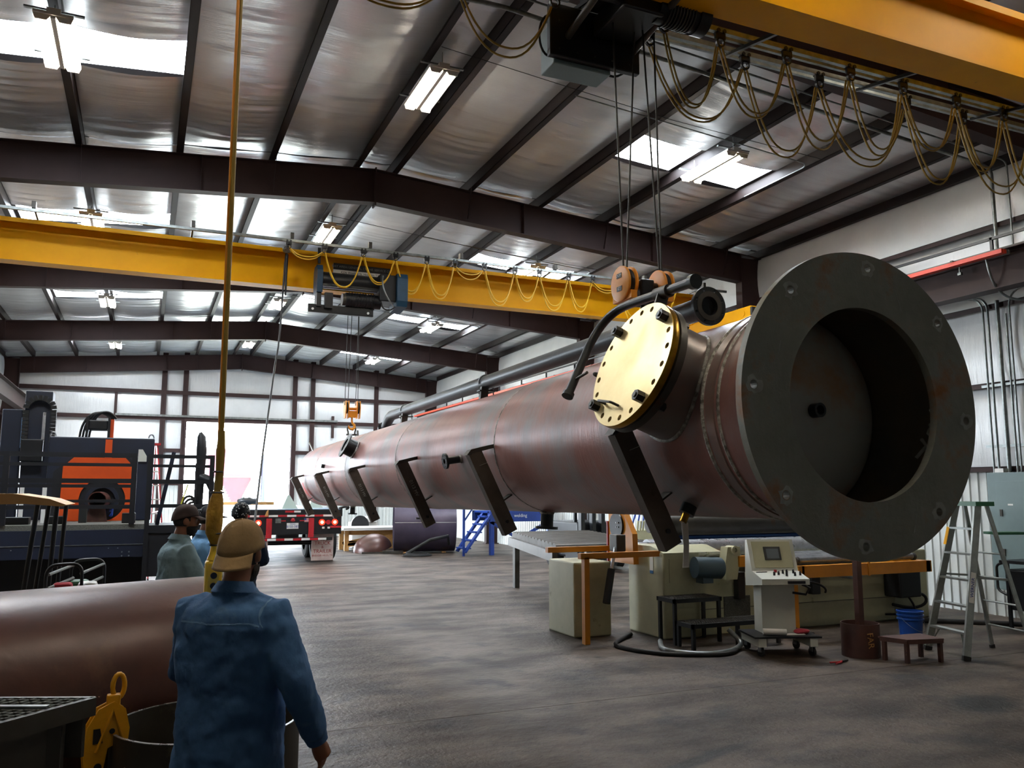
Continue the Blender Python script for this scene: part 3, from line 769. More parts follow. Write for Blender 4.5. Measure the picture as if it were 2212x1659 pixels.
def bridge(name, y, lab, x0=-4.12, x1=11.12, d=.68, wt=.26, wb=.30, split=None):
    t = thing(name, lab, 'crane', ((x0+x1)/2, y, 0))
    MB().box(x0, x1, y-.007, y+.007, ZB+.02, ZB+d-.02).build('girder_web', 'yellow', t)
    MB().box(x0, x1, y-wb/2, y+wb/2, ZB, ZB+.022).build('bottom_flange', 'yellow', t)
    MB().box(x0, x1, y-wt/2, y+wt/2, ZB+d-.022, ZB+d).build('top_flange', 'yellow', t)
    MB().box(x0, x1, y-wt/2-.012, y-wt/2, ZB+d-.07, ZB+d).build('cap_channel_lip', 'yellow', t)
    MB().box(x0, x1, y+wt/2, y+wt/2+.012, ZB+d-.07, ZB+d).build('cap_channel_lip', 'yellow', t)
    for xe in (x0, x1):
        e = MB().bbox(xe-.10, xe+.10, y-2.1, y+1.5, 5.345, 5.60, .015).build('end_truck', 'yellow', t)
        for yy in (y-1.85, y+1.25):
            MB().cyl((xe-.05, yy, 5.452), (xe+.05, yy, 5.452), .11, n=24).build('wheel', 'steel_dark', e, smooth=40)
            MB().cyl((xe-.112, yy, 5.47), (xe-.10, yy, 5.47), .07, n=20).build('wheel_cap', 'yellow', e)
        MB().box(xe-.11, xe+.11, y-2.16, y-2.1, 5.40, 5.56).build('bumper', 'black', e)
    return t
c1 = bridge('bridge_crane', 4.80, 'near yellow bridge crane beam crossing the upper corner above the vessel', wb=.33, d=.66)
c2 = bridge('bridge_crane', 15.25, 'far yellow bridge crane beam crossing the hall above the vessel and truck', wt=.42)

def festoon(parent, y, z, x0, x1, tr, drops, seed, cable, cmat='yellow_cable'):
    """track, trolleys and hanging cable loops, all carried by the bridge"""
    rnd = random.Random(seed)
    t = MB().box(x0, x1, y-.02, y+.02, z, z+.045).build('festoon_track', 'galv', parent)
    MB().box(x0, x1, y+.10, y+.13, z+.03, z+.07).build('track_rail', 'galv', t)
    for i, x in enumerate(tr):
        w = MB().box(x-.05, x+.05, y-.012, y+.012, z-.06, z)
        for s in (-.03, .03): w.cyl((x+s, y-.03, z+.01), (x+s, y+.03, z+.01), .018, n=10)
        w.lathe([(.03, -.012), (.045, -.012), (.045, .012), (.03, .012)], o=(x, y, z-.085), d=(0,1,0), n=14, closed=True).build('festoon_trolley', 'black_metal', t)
    for i in range(len(tr)-1):
        a, b = tr[i], tr[i+1]; dr = drops[i % len(drops)]*(.9 + .2*rnd.random())
        for k, dy in enumerate((0, .035)):
            MB().tube(sag((a+.012, y+dy, z-.10), (b-.012, y+dy+.01, z-.10), dr + k*.10*rnd.random(), 16), cable, 6).build('festoon_cable', cmat, t, smooth=60)
    return t
tr2 = [2.10, 2.72, 3.42, 4.02, 4.62, 5.18, 5.78, 6.42, 6.95, 7.6, 8.15, 8.8, 9.4, 10.2]
festoon(c2, 14.50, 6.20, -2.6, 11.5, tr2, [.14, .60, .52, .60, .55], 3, .013, 'yellow_cable_bright')
for x in (-1.8, .53, 2.15, 3.54, 5.3, 7.3, 9.4, 10.9):
    MB().obox((x, 15.10, 6.24), (x, 14.50, 6.28), .03, .03).build('track_arm', 'black_metal', c2)
    MB().box(x-.03, x+.03, 14.46, 14.56, 6.25, 6.36).build('track_clip', 'steel_dark', c2)
festoon(c1, 5.38, 5.70, -3.6, 2.9, [-2.6, -1.4, -.2, .9, 1.9, 2.72], [.45, .3], 5, .009)
festoon(c1, 5.34, 5.70, 3.4, 10.6, [3.70, 4.26, 4.98, 5.72, 6.38, 7.10, 7.78, 8.40, 9.1, 9.7], [.62, .52, .60], 8, .009)
festoon(c1, 5.62, 5.74, 3.4, 10.6, [3.74, 4.75, 5.62, 6.75, 7.55, 8.6, 9.5], [.58, .66], 9, .009)
for x in (3.0, 4.6, 6.2, 7.8, 9.4):
    MB().obox((x, 4.94, 5.60), (x, 5.72, 5.76), .03, .03).build('track_arm', 'black_metal', c1)

# ---- hoist on the far crane
h2 = thing('wire_rope_hoist', 'black and blue wire rope hoist riding on the far yellow crane beam', 'hoist', (3.4, 14.8, 5.5))
MB().cyl((2.74, 14.78, 5.76), (3.75, 14.78, 5.76), .15, n=32).build('drum_housing', 'black_metal', h2, smooth=40)
MB().box(2.74, 3.75, 14.66, 14.70, 5.62, 5.70).build('housing_rail', 'black_metal', h2)
MB().prism([(14.62, 5.50), (14.95, 5.50), (14.98, 5.62), (14.98, 5.92), (14.90, 6.00), (14.66, 6.00), (14.60, 5.90)], (2.63, 0, 0), (0,1,0), (0,0,1), (.10, 0, 0)).build('end_cover', 'hoist_blue', h2)
MB().prism([(14.52, 5.34), (14.98, 5.30), (15.02, 5.45), (15.02, 5.92), (14.52, 5.95), (14.48, 5.86), (14.48, 5.44)], (4.06, 0, 0), (0,1,0), (0,0,1), (.20, 0, 0)).build('gearbox_cover', 'hoist_blue', h2)
MB().bbox(3.75, 4.06, 14.54, 15.0, 5.42, 5.92, .02).build('gearbox', 'black_metal', h2)
mtr = MB().cyl((3.16, 14.72, 5.42), (3.8, 14.72, 5.42), .13, n=28).build('motor', 'black_metal', h2, smooth=40)
for i in range(10): MB().lathe([(.13, 0), (.142, 0), (.142, .012), (.13, .012)], o=(3.22+i*.05, 14.72, 5.42), d=(1,0,0), n=28).build('cooling_fin', 'black_metal', mtr)
MB().cyl((3.10, 14.72, 5.42), (3.16, 14.72, 5.42), .11, n=24).build('fan_cover', 'steel_dark', mtr, smooth=40)
MB().box(2.64, 2.72, 14.66, 14.86, 5.14, 5.52).build('side_hanger', 'black_metal', h2)
MB().box(2.78, 2.92, 14.62, 14.72, 5.22, 5.50).build('limit_box', 'black_metal', h2)
MB().bbox(2.50, 3.68, 14.70, 14.76, 5.03, 5.18, .01).build('cross_plate', 'black_metal', h2)
for x in (2.58, 3.58): MB().cyl((x, 14.69, 5.09), (x, 14.70, 5.09), .022, n=14).build('plate_hole', 'white', h2)
MB().obox((3.62, 14.73, 5.15), (3.80, 14.8, 5.40), .08, .08).build('side_hanger', 'black_metal', h2)
MB().sphere((3.27, 14.73, 5.24), .045, 12, 8).build('rope_guide', 'black_metal', h2, smooth=60)
MB().obox((2.69, 14.80, 5.95), (2.69, 14.84, 6.25), .05, .03).build('tow_arm', 'black_metal', h2)
for s in (14.96, 15.54):
    for x in (2.9, 3.6):
        MB().cyl((x, s, 5.62), (x, s+.04*(1 if s > 15.2 else -1), 5.62), .07, n=20).build('trolley_wheel', 'steel_dark', h2, smooth=40)
MB().tube(bez((3.80, 14.52, 5.88), (3.72, 14.40, 5.6), (3.9, 14.42, 5.40), (4.02, 14.54, 5.32)), .014, 8).build('conduit_hose', 'galv', h2, smooth=60)
MB().tube(bez((3.80, 14.6, 5.4), (3.78, 14.5, 5.2), (3.95, 14.5, 5.22), (4.05, 14.6, 5.34)), .014, 8).build('conduit_hose', 'black', h2, smooth=60)
for x, xt, y in ((3.30, 3.32, 15.17), (3.37, 3.41, 15.23), (3.50, 3.52, 15.17), (3.555, 3.535, 15.23)):
    MB().cyl((xt, y, 5.5), (x, y, 3.44), .0065, n=6).build('wire_rope', 'rope', h2)
for c_ in h2.children:
    if c_.name.split('.')[0] in ('drum_housing', 'housing_rail', 'end_cover', 'gearbox_cover', 'gearbox', 'motor', 'conduit_hose', 'limit_box'): c_.location.z -= .11
# sign plate on girder
sg_ = thing('crane_sign', 'white crane company sign with black header behind the far hoist', 'sign', (3.58, 15.22, 5.95))
MB().box(3.03, 4.13, 15.225, 15.235, 5.66, 6.10).build('sign_board', 'white', sg_)
MB().box(3.03, 4.13, 15.215, 15.225, 5.99, 6.11).build('sign_header', 'black', sg_)
text('BAY AREA/GENERAL CRANE SERVICE CO.', 'lettering', 'galv', sg_, (3.58, 15.213, 6.05), (1,0,0), (0,0,1), .062)
text('4206 Weslow St. Houston TX', 'lettering', 'black', sg_, (3.54, 15.223, 5.945), (1,0,0), (0,0,1), .06)
text('BAY AREA/GENERAL', 'lettering', 'black', sg_, (3.45, 15.223, 5.875), (1,0,0), (0,0,1), .042)

# ---- hook blocks
def hook_shape(o, s, ex=(1, 0, 0)):
    """hook polyline hanging from o, size s"""
    pts = [(0, 0), (0, -.35), (.05, -.5), (.24, -.68), (.26, -.9), (.08, -1.08), (-.16, -1.04), (-.28, -.86), (-.26, -.72)]
    ex = Vector(ex); return [Vector(o) + ex*(a*s) + Vector((0, 0, b*s)) for a, b in pts], [s*k for k in (.09, .09, .10, .12, .14, .14, .11, .08, .03)]
hb2 = thing('hook_block', 'yellow hook block of the far crane above the shackle on the vessel', 'hook block', (3.44, 15.2, 3.3))
for x in (3.34, 3.55):
    s_ = MB().prism([(-.09, .16), (.09, .16), (.10, .02), (.06, -.16), (-.06, -.16), (-.10, .02)], (x-.035, 15.2, 3.36), (0,1,0), (0,0,1), (.018, 0, 0)).prism([(-.09, .16), (.09, .16), (.10, .02), (.06, -.16), (-.06, -.16), (-.10, .02)], (x+.017, 15.2, 3.36), (0,1,0), (0,0,1), (.018, 0, 0)).build('sheave_housing', 'orange_hook', hb2)
    MB().cyl((x-.014, 15.2, 3.40), (x+.014, 15.2, 3.40), .11, n=24).build('sheave', 'black_metal', s_, smooth=40)
MB().box(3.36, 3.53, 15.15, 15.25, 3.22, 3.34).build('crosshead', 'orange_hook', hb2)
MB().cyl((3.31, 15.2, 3.38), (3.58, 15.2, 3.38), .025, n=12).build('sheave_pin', 'orange_hook', hb2)
p, r = hook_shape((3.445, 15.2, 3.22), .20); MB().tube(p, r, 12).build('hook', 'orange_hook', hb2, smooth=60)
sh2 = thing('bow_shackle', 'dark bow shackle joining the far hook to the vessel lug', 'shackle', (3.44, 15.2, 2.95))
MB().tube([(3.445 + .075*math.cos(t), 15.21, 3.005 + .085*math.sin(t)) for t in [-.6 + (PI+1.2)*i/20 for i in range(21)]] + [(3.385, 15.21, 2.90)], .015, 10).tube([(3.445 + .075*math.cos(-.6), 15.21, 3.005 + .085*math.sin(-.6)), (3.505, 15.21, 2.90)], .015, 10).build('bow', 'steel_dark', sh2, smooth=60)
MB().cyl((3.35, 15.21, 2.905), (3.54, 15.21, 2.905), .016, n=12).build('pin', 'steel_dark', sh2)

hb1 = thing('hook_block', 'orange twin-sheave hook block of the near crane above the manway', 'hook block', (3.38, 5.25, 3.4))
for x in (3.225, 3.545):
    for dx, nm in ((-.045, 'a'), (.022, 'b')):
        MB().lathe([(0, 0), (.125, 0), (.135, .006), (.135, .018), (.125, .023), (0, .023)], o=(x+dx, 5.25, 3.40), d=(1,0,0), n=40).build('side_plate', 'orange_hook', hb1, smooth=35)
    MB().lathe([(.02, -.02), (.118, -.02), (.10, 0), (.118, .02), (.02, .02)], o=(x, 5.25, 3.40), d=(1,0,0), n=32, closed=True).build('sheave', 'black_metal', hb1, smooth=40)
    MB().box(x-.026, x+.026, 5.12, 5.38, 3.27, 3.33).build('belly_plate', 'orange_hook', hb1)
for z in (3.46, 3.36):
    MB().box(3.176, 3.179, 5.215, 5.285, z-.018, z+.018).build('data_plate', 'steel_dark', hb1)
text('DOM', 'lettering', 'white', hb1, (3.1755, 5.25, 3.46), (0,-1,0), (0,0,1), .03)
text('6T', 'lettering', 'white', hb1, (3.1755, 5.25, 3.36), (0,-1,0), (0,0,1), .03)
MB().cyl((3.26, 5.25, 3.40), (3.52, 5.25, 3.40), .035, n=20).build('sheave_pin', 'black_metal', hb1, smooth=40)
MB().bbox(3.32, 3.44, 5.17, 5.33, 3.25, 3.44, .015).build('crosshead', 'black_metal', hb1)
p, r = hook_shape((3.38, 5.25, 3.26), .20); MB().tube(p, r, 12).build('hook', 'black_metal', hb1, smooth=60)

# ---- hoist on the near crane
h1 = thing('wire_rope_hoist', 'black wire rope hoist with control box hanging under the near crane beam', 'hoist', (3.2, 5.3, 5.4))
MB().bbox(2.74, 3.56, 5.50, 5.56, 5.26, 5.70, .008).build('mounting_plate', 'black_metal', h1)
MB().bbox(2.80, 3.32, 5.56, 5.80, 5.23, 5.60, .01).build('control_box', 'panel_grey', h1)
for x in (2.82, 2.98, 3.14, 3.30, 3.46):
    for z in (5.32, 5.56): MB().cyl((x, 5.494, z), (x, 5.50, z), .007, n=8).build('screw', 'steel_dark', h1)
MB().bbox(3.10, 3.46, 4.98, 5.46, 5.46, 5.62, .015).build('rope_guide_case', 'black_metal', h1)
MB().cyl((3.0, 5.32, 5.78), (3.75, 5.32, 5.78), .17, n=32).build('rope_drum', 'black_metal', h1, smooth=40)
m1 = MB().cyl((3.42, 5.06, 5.56), (3.78, 5.06, 5.56), .11, n=32).build('motor', 'black_metal', h1, smooth=40)
for i in range(9): MB().lathe([(.11, 0), (.122, 0), (.122, .010), (.11, .010)], o=(3.50+i*.028, 5.06, 5.56), d=(1,0,0), n=32).build('cooling_fin', 'steel_dark', m1)
MB().cyl((3.78, 5.06, 5.56), (3.88, 5.06, 5.56), .125, n=32).build('fan_cover', 'black_metal', m1, smooth=40)
for x in (2.90, 3.50):
    MB().cyl((x, 4.62, 5.60), (x, 5.52, 5.44), .03, n=16).build('tie_rod', 'steel_dark', h1, smooth=40)
for s in (4.60, 5.00):
    for x in (2.95, 3.45): MB().cyl((x, s-.02, 5.62), (x, s+.02, 5.62), .08, n=20).build('trolley_wheel', 'steel_dark', h1, smooth=40)
MB().bbox(2.80, 3.60, 5.02, 5.06, 5.50, 5.80, .01).build('trolley_plate', 'black_metal', h1)
for a, b in (((2.74, 5.53, 5.60), (2.80, 5.60, 5.30)), ((3.56, 5.53, 5.62), (3.34, 5.62, 5.26))):
    a = Vector(a); b = Vector(b); sd = -1 if a.x < 3 else 1
    MB().tube(bez(a, a + Vector((sd*.12, 0, -.06)), b + Vector((sd*.14, -.02, -.05)), b), .010, 8).build('control_cable', 'black', h1, smooth=60)
for x, xt, y in ((3.20, 3.14, 5.22), (3.255, 3.37, 5.27), (3.52, 3.41, 5.22), (3.57, 3.55, 5.27)):
    MB().cyl((xt, y, 5.50), (x, y, 3.47), .0075, n=6).build('wire_rope', 'rope', h1)
# ------------------------------------------------------------------ conduits and panel on the right wall
XWI = 11.86
ep = thing('electrical_panel', 'tall grey electrical panel fixed to the white ribbed wall', 'electrical panel', (XWI, 8.45, .42))
MB().bbox(XWI-.10, XWI+.03, 8.02, 8.80, .42, 2.15, .008).build('cabinet', 'panel_grey', ep)
d = MB().bbox(XWI-.112, XWI-.10, 8.16, 8.66, .55, 2.02, .004).build('door', 'panel_grey', ep)
MB().box(XWI-.125, XWI-.112, 8.57, 8.61, 1.50, 1.60).build('latch', 'steel_dark', d)
MB().box(XWI-.125, XWI-.112, 8.57, 8.61, .92, 1.02).build('latch', 'steel_dark', d)
MB().box(XWI-.114, XWI-.112, 8.40, 8.48, 1.66, 1.685).build('label_plate', 'white', d)
for i, (y, r) in enumerate(((8.735, .016), (8.655, .018), (8.49, .030), (8.36, .016), (8.30, .014))):
    top = 4.55 if i in (0, 1, 3, 4) else 4.78
    pts = [(XWI, y, 2.152), (XWI, y, top)]
    if i in (0, 1): pts = fillet([(XWI, y, 2.152), (XWI, y, 4.86), (XWI, y+.5, 4.92)], .22)
    if i == 4: pts = fillet([(XWI, y, 2.152), (XWI, y, 4.86), (XWI, y-.5, 4.95)], .22)
    o = MB().tube(pts, r, 12).build('conduit', 'galv', smooth=60, off=(XWI, y, 2.15))
    tag(o, ['thin steel conduit rising from the panel, farthest from the photographer', 'steel conduit rising from the panel, second from the far edge', 'thickest steel conduit rising from the middle of the panel',
            'thin straight conduit rising beside the thickest one', 'thin conduit bending away near the photo edge above the panel'][i], 'conduit', 'conduits above the electrical panel')
for z in (3.48, 2.55):
    o = MB().box(XWI+.0, XWI+.03, 8.10, 8.85, z-.02, z+.02).build('strut_channel', 'galv', off=(XWI, 8.5, z))
    tag(o, 'slotted steel strut clamping the conduits %s' % ('at the middle girt' if z > 3 else 'just above the electrical panel'), 'strut')
MB().box(XWI-.10, XWI+.02, 8.52, 8.66, 2.15, 2.21).build('junction_box', 'white', ep)
# conduits along the roof and down the wall
def roofrun(x): return rtop(x) - .045
pts = [(x, 8.42, roofrun(x)) for x in (-3.6, 0, 3.5, 6, 9, 11.6)] + [(11.86, 8.42, 6.86), (11.86, 8.42, 5.35)]
o = MB().tube(fillet(pts, .25), .028, 12).build('roof_conduit', 'galv', smooth=60, off=(3.5, 8.42, 7.5))
tag(o, 'thick steel conduit crossing under the purlins and turning down the wall', 'conduit')
pts = [(x, 8.16, roofrun(x)+.01) for x in (-3.6, 0, 3.5, 6, 9, 11.6)] + [(11.86, 8.16, 6.9), (11.86, 8.16, 5.35)]
o = MB().tube(fillet(pts, .25), .014, 10).build('roof_conduit', 'galv', smooth=60, off=(3.5, 8.16, 7.5))
tag(o, 'thin steel conduit running alongside the thick one under the purlins', 'conduit')
for b in range(2, 5):
    yc = (FRAMES[b]+FRAMES[b+1])/2 - .75
    pts = [(5.3, yc, rtop(5.3)-.02), (9.45, yc, rtop(9.45)-.02), (9.55, yc+.1, rtop(9.55)-.02), (9.55, yc+1.6, rtop(9.55)-.02)]
    o = MB().tube(fillet(pts, .12), .010, 8).build('light_feed_conduit', 'galv', smooth=60, off=(8, yc, 7.3))
    tag(o, 'thin conduit feeding the roof light right of the ridge, %s bay' % {2: 'near', 3: 'middle', 4: 'far'}[b], 'conduit', 'light feed conduits')
    o = MB().tube([(3.2, yc-.3, rtop(3.2)-.03), (6.7, yc-.3, rtop(6.7)-.14), (9.5, yc-.3, rtop(9.5)-.05)], .005, 6).build('hanging_wire', 'black', smooth=60, off=(6, yc, 7.3))
    tag(o, 'thin sagging wire under the roof beside the skylight, %s bay' % {2: 'near', 3: 'middle', 4: 'far'}[b], 'wire', 'roof wires')
# flexible cable from the runway to the wall
o = MB().tube(bez((10.95, 7.95, 5.20), (10.95, 7.90, 4.70), (11.5, 8.1, 4.55), (11.85, 7.75, 4.70), 16), .018, 10).build('flexible_conduit', 'galv', smooth=60, off=(11.2, 7.9, 4.8))
tag(o, 'curved grey flexible conduit dropping from the runway beam', 'conduit')

# ------------------------------------------------------------------ plate rolling machine
pr_ = thing('plate_roll', 'cream plate rolling machine with long steel rolls and yellow roller table', 'plate rolling machine', (8.2, 9.6, 0))
MB().bbox(6.15, 6.72, 9.2, 10.05, 0, 1.08, .02).build('headstock', 'machine_cream', pr_)
MB().prism([(9.2, 1.075), (10.05, 1.075), (10.05, 1.15), (9.5, 1.15)], (6.16, 0, 0), (0,1,0), (0,0,1), (.9, 0, 0)).build('headstock_top', 'machine_cream', pr_)
MB().box(6.24, 6.44, 9.19, 9.2, .70, 1.0).build('access_plate', 'machine_cream', pr_)
MB().box(6.142, 6.15, 9.42, 9.50, .82, 1.02).build('notice', 'paper', pr_)
M('label_blue', '#2d6ea8', .5)
MB().box(6.140, 6.142, 9.42, 9.50, .80, .84).build('notice_band', 'label_blue', pr_)
MB().bbox(6.72, 10.2, 9.25, 10.4, 0, .70, .015).build('bed', 'machine_cream', pr_)
MB().box(6.72, 10.2, 9.24, 9.25, .33, .337).build('seam', 'steel_dark', pr_)
MB().box(6.72, 10.2, 9.235, 9.25, .66, .72).build('bed_ledge', 'machine_cream', pr_)
M('mesh_grey', '#5e5f58', .8, col2='#3d3e39', vscale=60)
MB().box(7.12, 7.55, 9.238, 9.25, .16, .48).build('vent_grille', 'mesh_grey', pr_)
MB().bbox(10.2, 10.9, 9.25, 10.5, 0.0, 1.0, .02).build('tailstock', 'machine_cream', pr_)
MB().bbox(10.0, 10.42, 8.95, 9.25, .35, .78, .02).build('hydraulic_cylinder_housing', 'black', pr_)
MB().tube(bez((10.3, 9.1, .40), (10.75, 9.0, .45), (10.7, 9.0, .05), (10.05, 9.15, .24)), .022, 8).build('hose', 'black', pr_, smooth=60)
MB().tube(bez((10.25, 9.05, .36), (10.45, 9.0, .1), (10.3, 9.0, .1), (9.95, 9.2, .10)), .016, 8).build('hose', 'black', pr_, smooth=60)
for nm, y, z, r, mt in (('top_roll', 9.98, 1.40, .15, 'steel_dark'), ('bottom_roll', 9.72, 1.08, .13, 'steel_bright'), ('side_roll', 10.28, 1.06, .13, 'steel'), ('support_roll', 10.0, .82, .12, 'steel')):
    MB().cyl((6.6, y, z), (10.6, y, z), r, n=40).cyl((6.45, y, z), (6.6, y, z), r*.7, n=28).cyl((10.6, y, z), (10.9, y, z), r*.7, n=28).build(nm, mt, pr_, smooth=40)
M('blue_film', '#2b4f8c', .3, .5)
MB().cyl((6.85, 10.05, 1.22), (10.4, 10.05, 1.22), .04, n=20).build('guide_bar', 'blue_film', pr_, smooth=40)
mt_ = MB().cyl((6.50, 9.02, .90), (6.86, 8.96, .885), .135, n=36).build('drive_motor', 'hoist_navy' if 'hoist_navy' in MATS else 'black_metal', pr_, smooth=40)
M('motor_blue', '#3a4a52', .35, .2)
mt_.data.materials[0] = MATS['motor_blue']
MB().cyl((6.86, 8.96, .885), (6.875, 8.958, .884), .12, n=36).build('motor_end_cap', 'motor_blue', mt_)
MB().box(6.58, 6.74, 8.95, 9.10, .70, .77).build('motor_foot', 'motor_blue', mt_)
MB().prism([(7.02, .72), (7.20, .72), (7.26, 1.0), (7.26, 1.14), (7.06, 1.14), (7.02, .95)], (0, 9.05, 0), (1,0,0), (0,0,1), (0, .14, 0)).build('roll_bracket', 'machine_cream', pr_)
MB().lathe([(.03, 0), (.055, 0), (.055, .16), (.03, .16)], o=(7.16, 9.02, 1.10), d=(0,1,0), n=20, closed=True).build('bracket_eye', 'machine_cream', pr_)
MB().bbox(7.28, 7.40, 9.14, 9.24, .45, .80, .01).build('sensor_box', 'black', pr_)
MB().bbox(8.55, 8.70, 9.14, 9.24, .45, .76, .01).build('sensor_box', 'black', pr_)
# yellow in-feed roller table
tb = MB().box(7.72, 10.0, 8.42, 8.52, .77, .92).box(7.66, 7.76, 8.42, 9.25, .77, .92).box(9.92, 10.02, 8.42, 9.2, .77, .92).build('roller_table_frame', 'machine_yellow', pr_)
MB().box(8.84, 8.87, 8.405, 8.42, .76, .94).build('joint_plate', 'machine_yellow', tb)
MB().box(7.22, 7.66, 9.02, 9.12, .88, 1.02).build('side_rail', 'machine_yellow', pr_)
for k, y in enumerate((8.60, 8.78, 8.96, 9.14, 9.32, 9.48)):
    ro = MB().cyl((7.82, y, .975), (9.85, y, .975), .045, n=24).build('table_roller', 'steel', tb, smooth=40)
    for x in (7.79, 9.88): MB().cyl((x-.02, y, .965), (x+.02, y, .965), .05, n=16).build('bearing', 'steel_dark', tb, smooth=40)
for x in (7.80,):
    MB().box(x-.06, x+.06, 8.66, 8.76, 0, .78).build('table_leg', 'machine_yellow', tb)
    MB().box(x-.12, x+.12, 8.6, 8.82, 0, .02).build('leg_foot', 'machine_yellow', tb)
MB().tube(bez((7.45, 8.9, .42), (7.6, 8.6, .15), (7.8, 8.6, .08), (8.05, 8.62, .04)), .015, 8).build('hose', 'black', pr_, smooth=60)
MB().tube(bez((7.95, 8.6, .70), (8.15, 8.5, .68), (8.2, 8.5, .60), (8.22, 8.56, .56)), .015, 8).build('hose', 'black', pr_, smooth=60)
MB().tube(bez((8.62, 8.8, .74), (8.8, 8.6, .70), (9.0, 8.6, .70), (9.1, 8.8, .74)), .015, 8).build('hose', 'galv', pr_, smooth=60)
# drop-end frame with round bearing at the operator side
de = MB().prism([(9.70, .9), (10.34, .9), (10.34, 1.56), (9.92, 1.56), (9.72, 1.30)], (6.02, 0, 0), (0,1,0), (0,0,1), (.08, 0, 0)).build('drop_end_frame', 'machine_yellow', pr_)
MB().cyl((5.99, 10.10, 1.40), (6.03, 10.10, 1.40), .17, n=36).build('bearing_disc', 'black_metal', de, smooth=40)
for a in range(4): MB().cyl((5.975, 10.03+.04*(a % 2), 1.38+.06*(a//2)), (5.99, 10.03+.04*(a % 2), 1.38+.06*(a//2)), .010, n=8).build('bearing_bolt', 'steel', de)
MB().box(6.0, 6.02, 10.34, 10.37, .9, 1.45).build('red_edge_strip', 'red', de)
MB().cyl((5.62, 9.6, .86), (5.78, 9.72, 1.22), .022, n=16).build('hydraulic_rod', 'steel_bright', pr_, smooth=40)
MB().cyl((5.48, 9.5, .45), (5.62, 9.6, .86), .05, n=20).build('hydraulic_barrel', 'black_metal', pr_, smooth=40)
MB().bbox(5.72, 5.86, 9.62, 9.82, 1.08, 1.30, .015).build('clevis', 'steel_dark', pr_)
MB().box(5.0, 6.2, 9.28, 9.36, 1.03, 1.10).build('safety_bar', 'machine_yellow', pr_)
MB().box(5.0, 5.95, 10.2, 10.28, 1.05, 1.12).build('safety_bar', 'machine_yellow', pr_)
MB().bbox(5.15, 5.7, 9.75, 10.5, 0, .95, .02).build('side_cabinet', 'machine_cream', pr_)
MB().box(5.05, 5.12, 9.28, 9.36, 0, 1.05).build('guard_post', 'machine_yellow', pr_)

# ------------------------------------------------------------------ out-feed conveyor behind the rolls
cv = thing('roller_conveyor', 'grey roller conveyor with steel rollers behind the yellow drop-end frame', 'conveyor', (7.0, 13.5, 0))
for s0 in (-1, 1):
    MB().obox((7.0 + s0*.9 - .3, 11.6, .88), (7.0 + s0*.9 + .7, 15.6, .88), .08, .16).build('side_rail', 'steel_dark', cv)
for k in range(14):
    t = k/13; y = 11.75 + 3.7*t; x = 6.72 + .95*t
    MB().cyl((x-.86, y, 1.0), (x+.86, y, 1.0),   .075, n=18).build('roller', 'steel_dark', cv, smooth=40)
for x, y in ((5.9, 11.8), (7.5, 11.8), (6.8, 15.3), (8.4, 15.3)):
    MB().box(x-.05, x+.05, y-.05, y+.05, 0, .82).build('leg', 'steel_dark', cv)

# ------------------------------------------------------------------ control console on castors
con = thing('control_console', 'light grey control console with small screen on a wheeled base', 'control console', (6.85, 8.0, 0))
cx, cy = 6.92, 8.02
ux = Vector((.94, -.34, 0)); uy = Vector((.34, .94, 0))          # along the front, towards the back
def cp(a, b, z): return Vector((cx, cy, 0)) + ux*a + uy*b + Vector((0, 0, z))
def cprism(poly, a0, a1, mb=None):
    """profile (b,z) extruded along the front"""
    return (mb or MB()).prism(poly, cp(a0, 0, 0), uy, (0, 0, 1), ux*(a1-a0))
cprism([(-.10, .22), (.16, .22), (.16, .84), (-.10, .84)], -.20, .20).build('pedestal', 'console_grey', con)
hd = cprism([(-.36, .80), (.20, .74), (.20, .86), (.17, 1.28), (.11, 1.29), (-.04, .93), (-.36, .865)], -.28, .28).build('head', 'console_grey', con)
fr = (Vector(cp(0, .11, 1.29)) - Vector(cp(0, -.04, .93))).normalized(); nrm = ux.cross(fr).normalized()
if nrm.dot(-uy) < 0: nrm = -nrm
def face(a, h, e): return cp(0, -.04, .93) + ux*a + fr*h + nrm*e
MB().prism([(-.235, .035), (.235, .035), (.235, .36), (-.235, .36)], face(0, 0, 0), ux, fr, nrm*.008).build('face_panel', 'machine_cream', hd)
sc_ = MB().prism([(-.10, .13), (.10, .13), (.10, .29), (-.10, .29)], face(0, 0, .008), ux, fr, nrm*.012).build('touch_screen', 'black', con)
M('lcd', '#5c646b', .25)
MB().prism([(-.075, .145), (.075, .145), (.075, .265), (-.075, .265)], face(0, 0, .020), ux, fr, nrm*.001).build('screen_glass', 'lcd', sc_)
def desk(a, b): # point on the sloping desk
    t = (b + .36)/.32; return cp(a, b, .865 + .065*t)
MB().cyl(desk(-.02, -.10), desk(-.02, -.10) + Vector((0, 0, .03)), .018, n=16).build('emergency_button', 'red', con, smooth=40)
for a, b in ((-.08, -.22), (-.02, -.20), (.06, -.24), (.05, -.15), (.10, -.14), (.16, -.24), (.18, -.14), (.23, -.22)):
    p = desk(a, b); MB().cyl(p, p + Vector((0, 0, .03)), .013, n=12).obox(p + Vector((-.012, 0, .035)), p + Vector((.012, .004, .04)), .008, .012).build('selector_knob', 'black', con)
MB().obox(desk(-.25, -.10), desk(-.12, -.09), .02, .012).build('name_strip', 'steel_dark', con)
MB().obox(cp(.02, -.37, .83), cp(.22, -.37, .83), .03, .03).build('desk_handle', 'black', con)
MB().tube([cp(.20, -.34, .80), cp(.30, -.30, .76), cp(.27, -.26, .68), cp(.12, -.24, .70)], .014, 8).build('cable_hook', 'black', con, smooth=60)
base = MB().obox(cp(-.30, -.36, .16), cp(-.30, .22, .16), .09, .10).obox(cp(.30, -.36, .16), cp(.30, .22, .16), .09, .10).build('base_rail', 'console_grey', con)
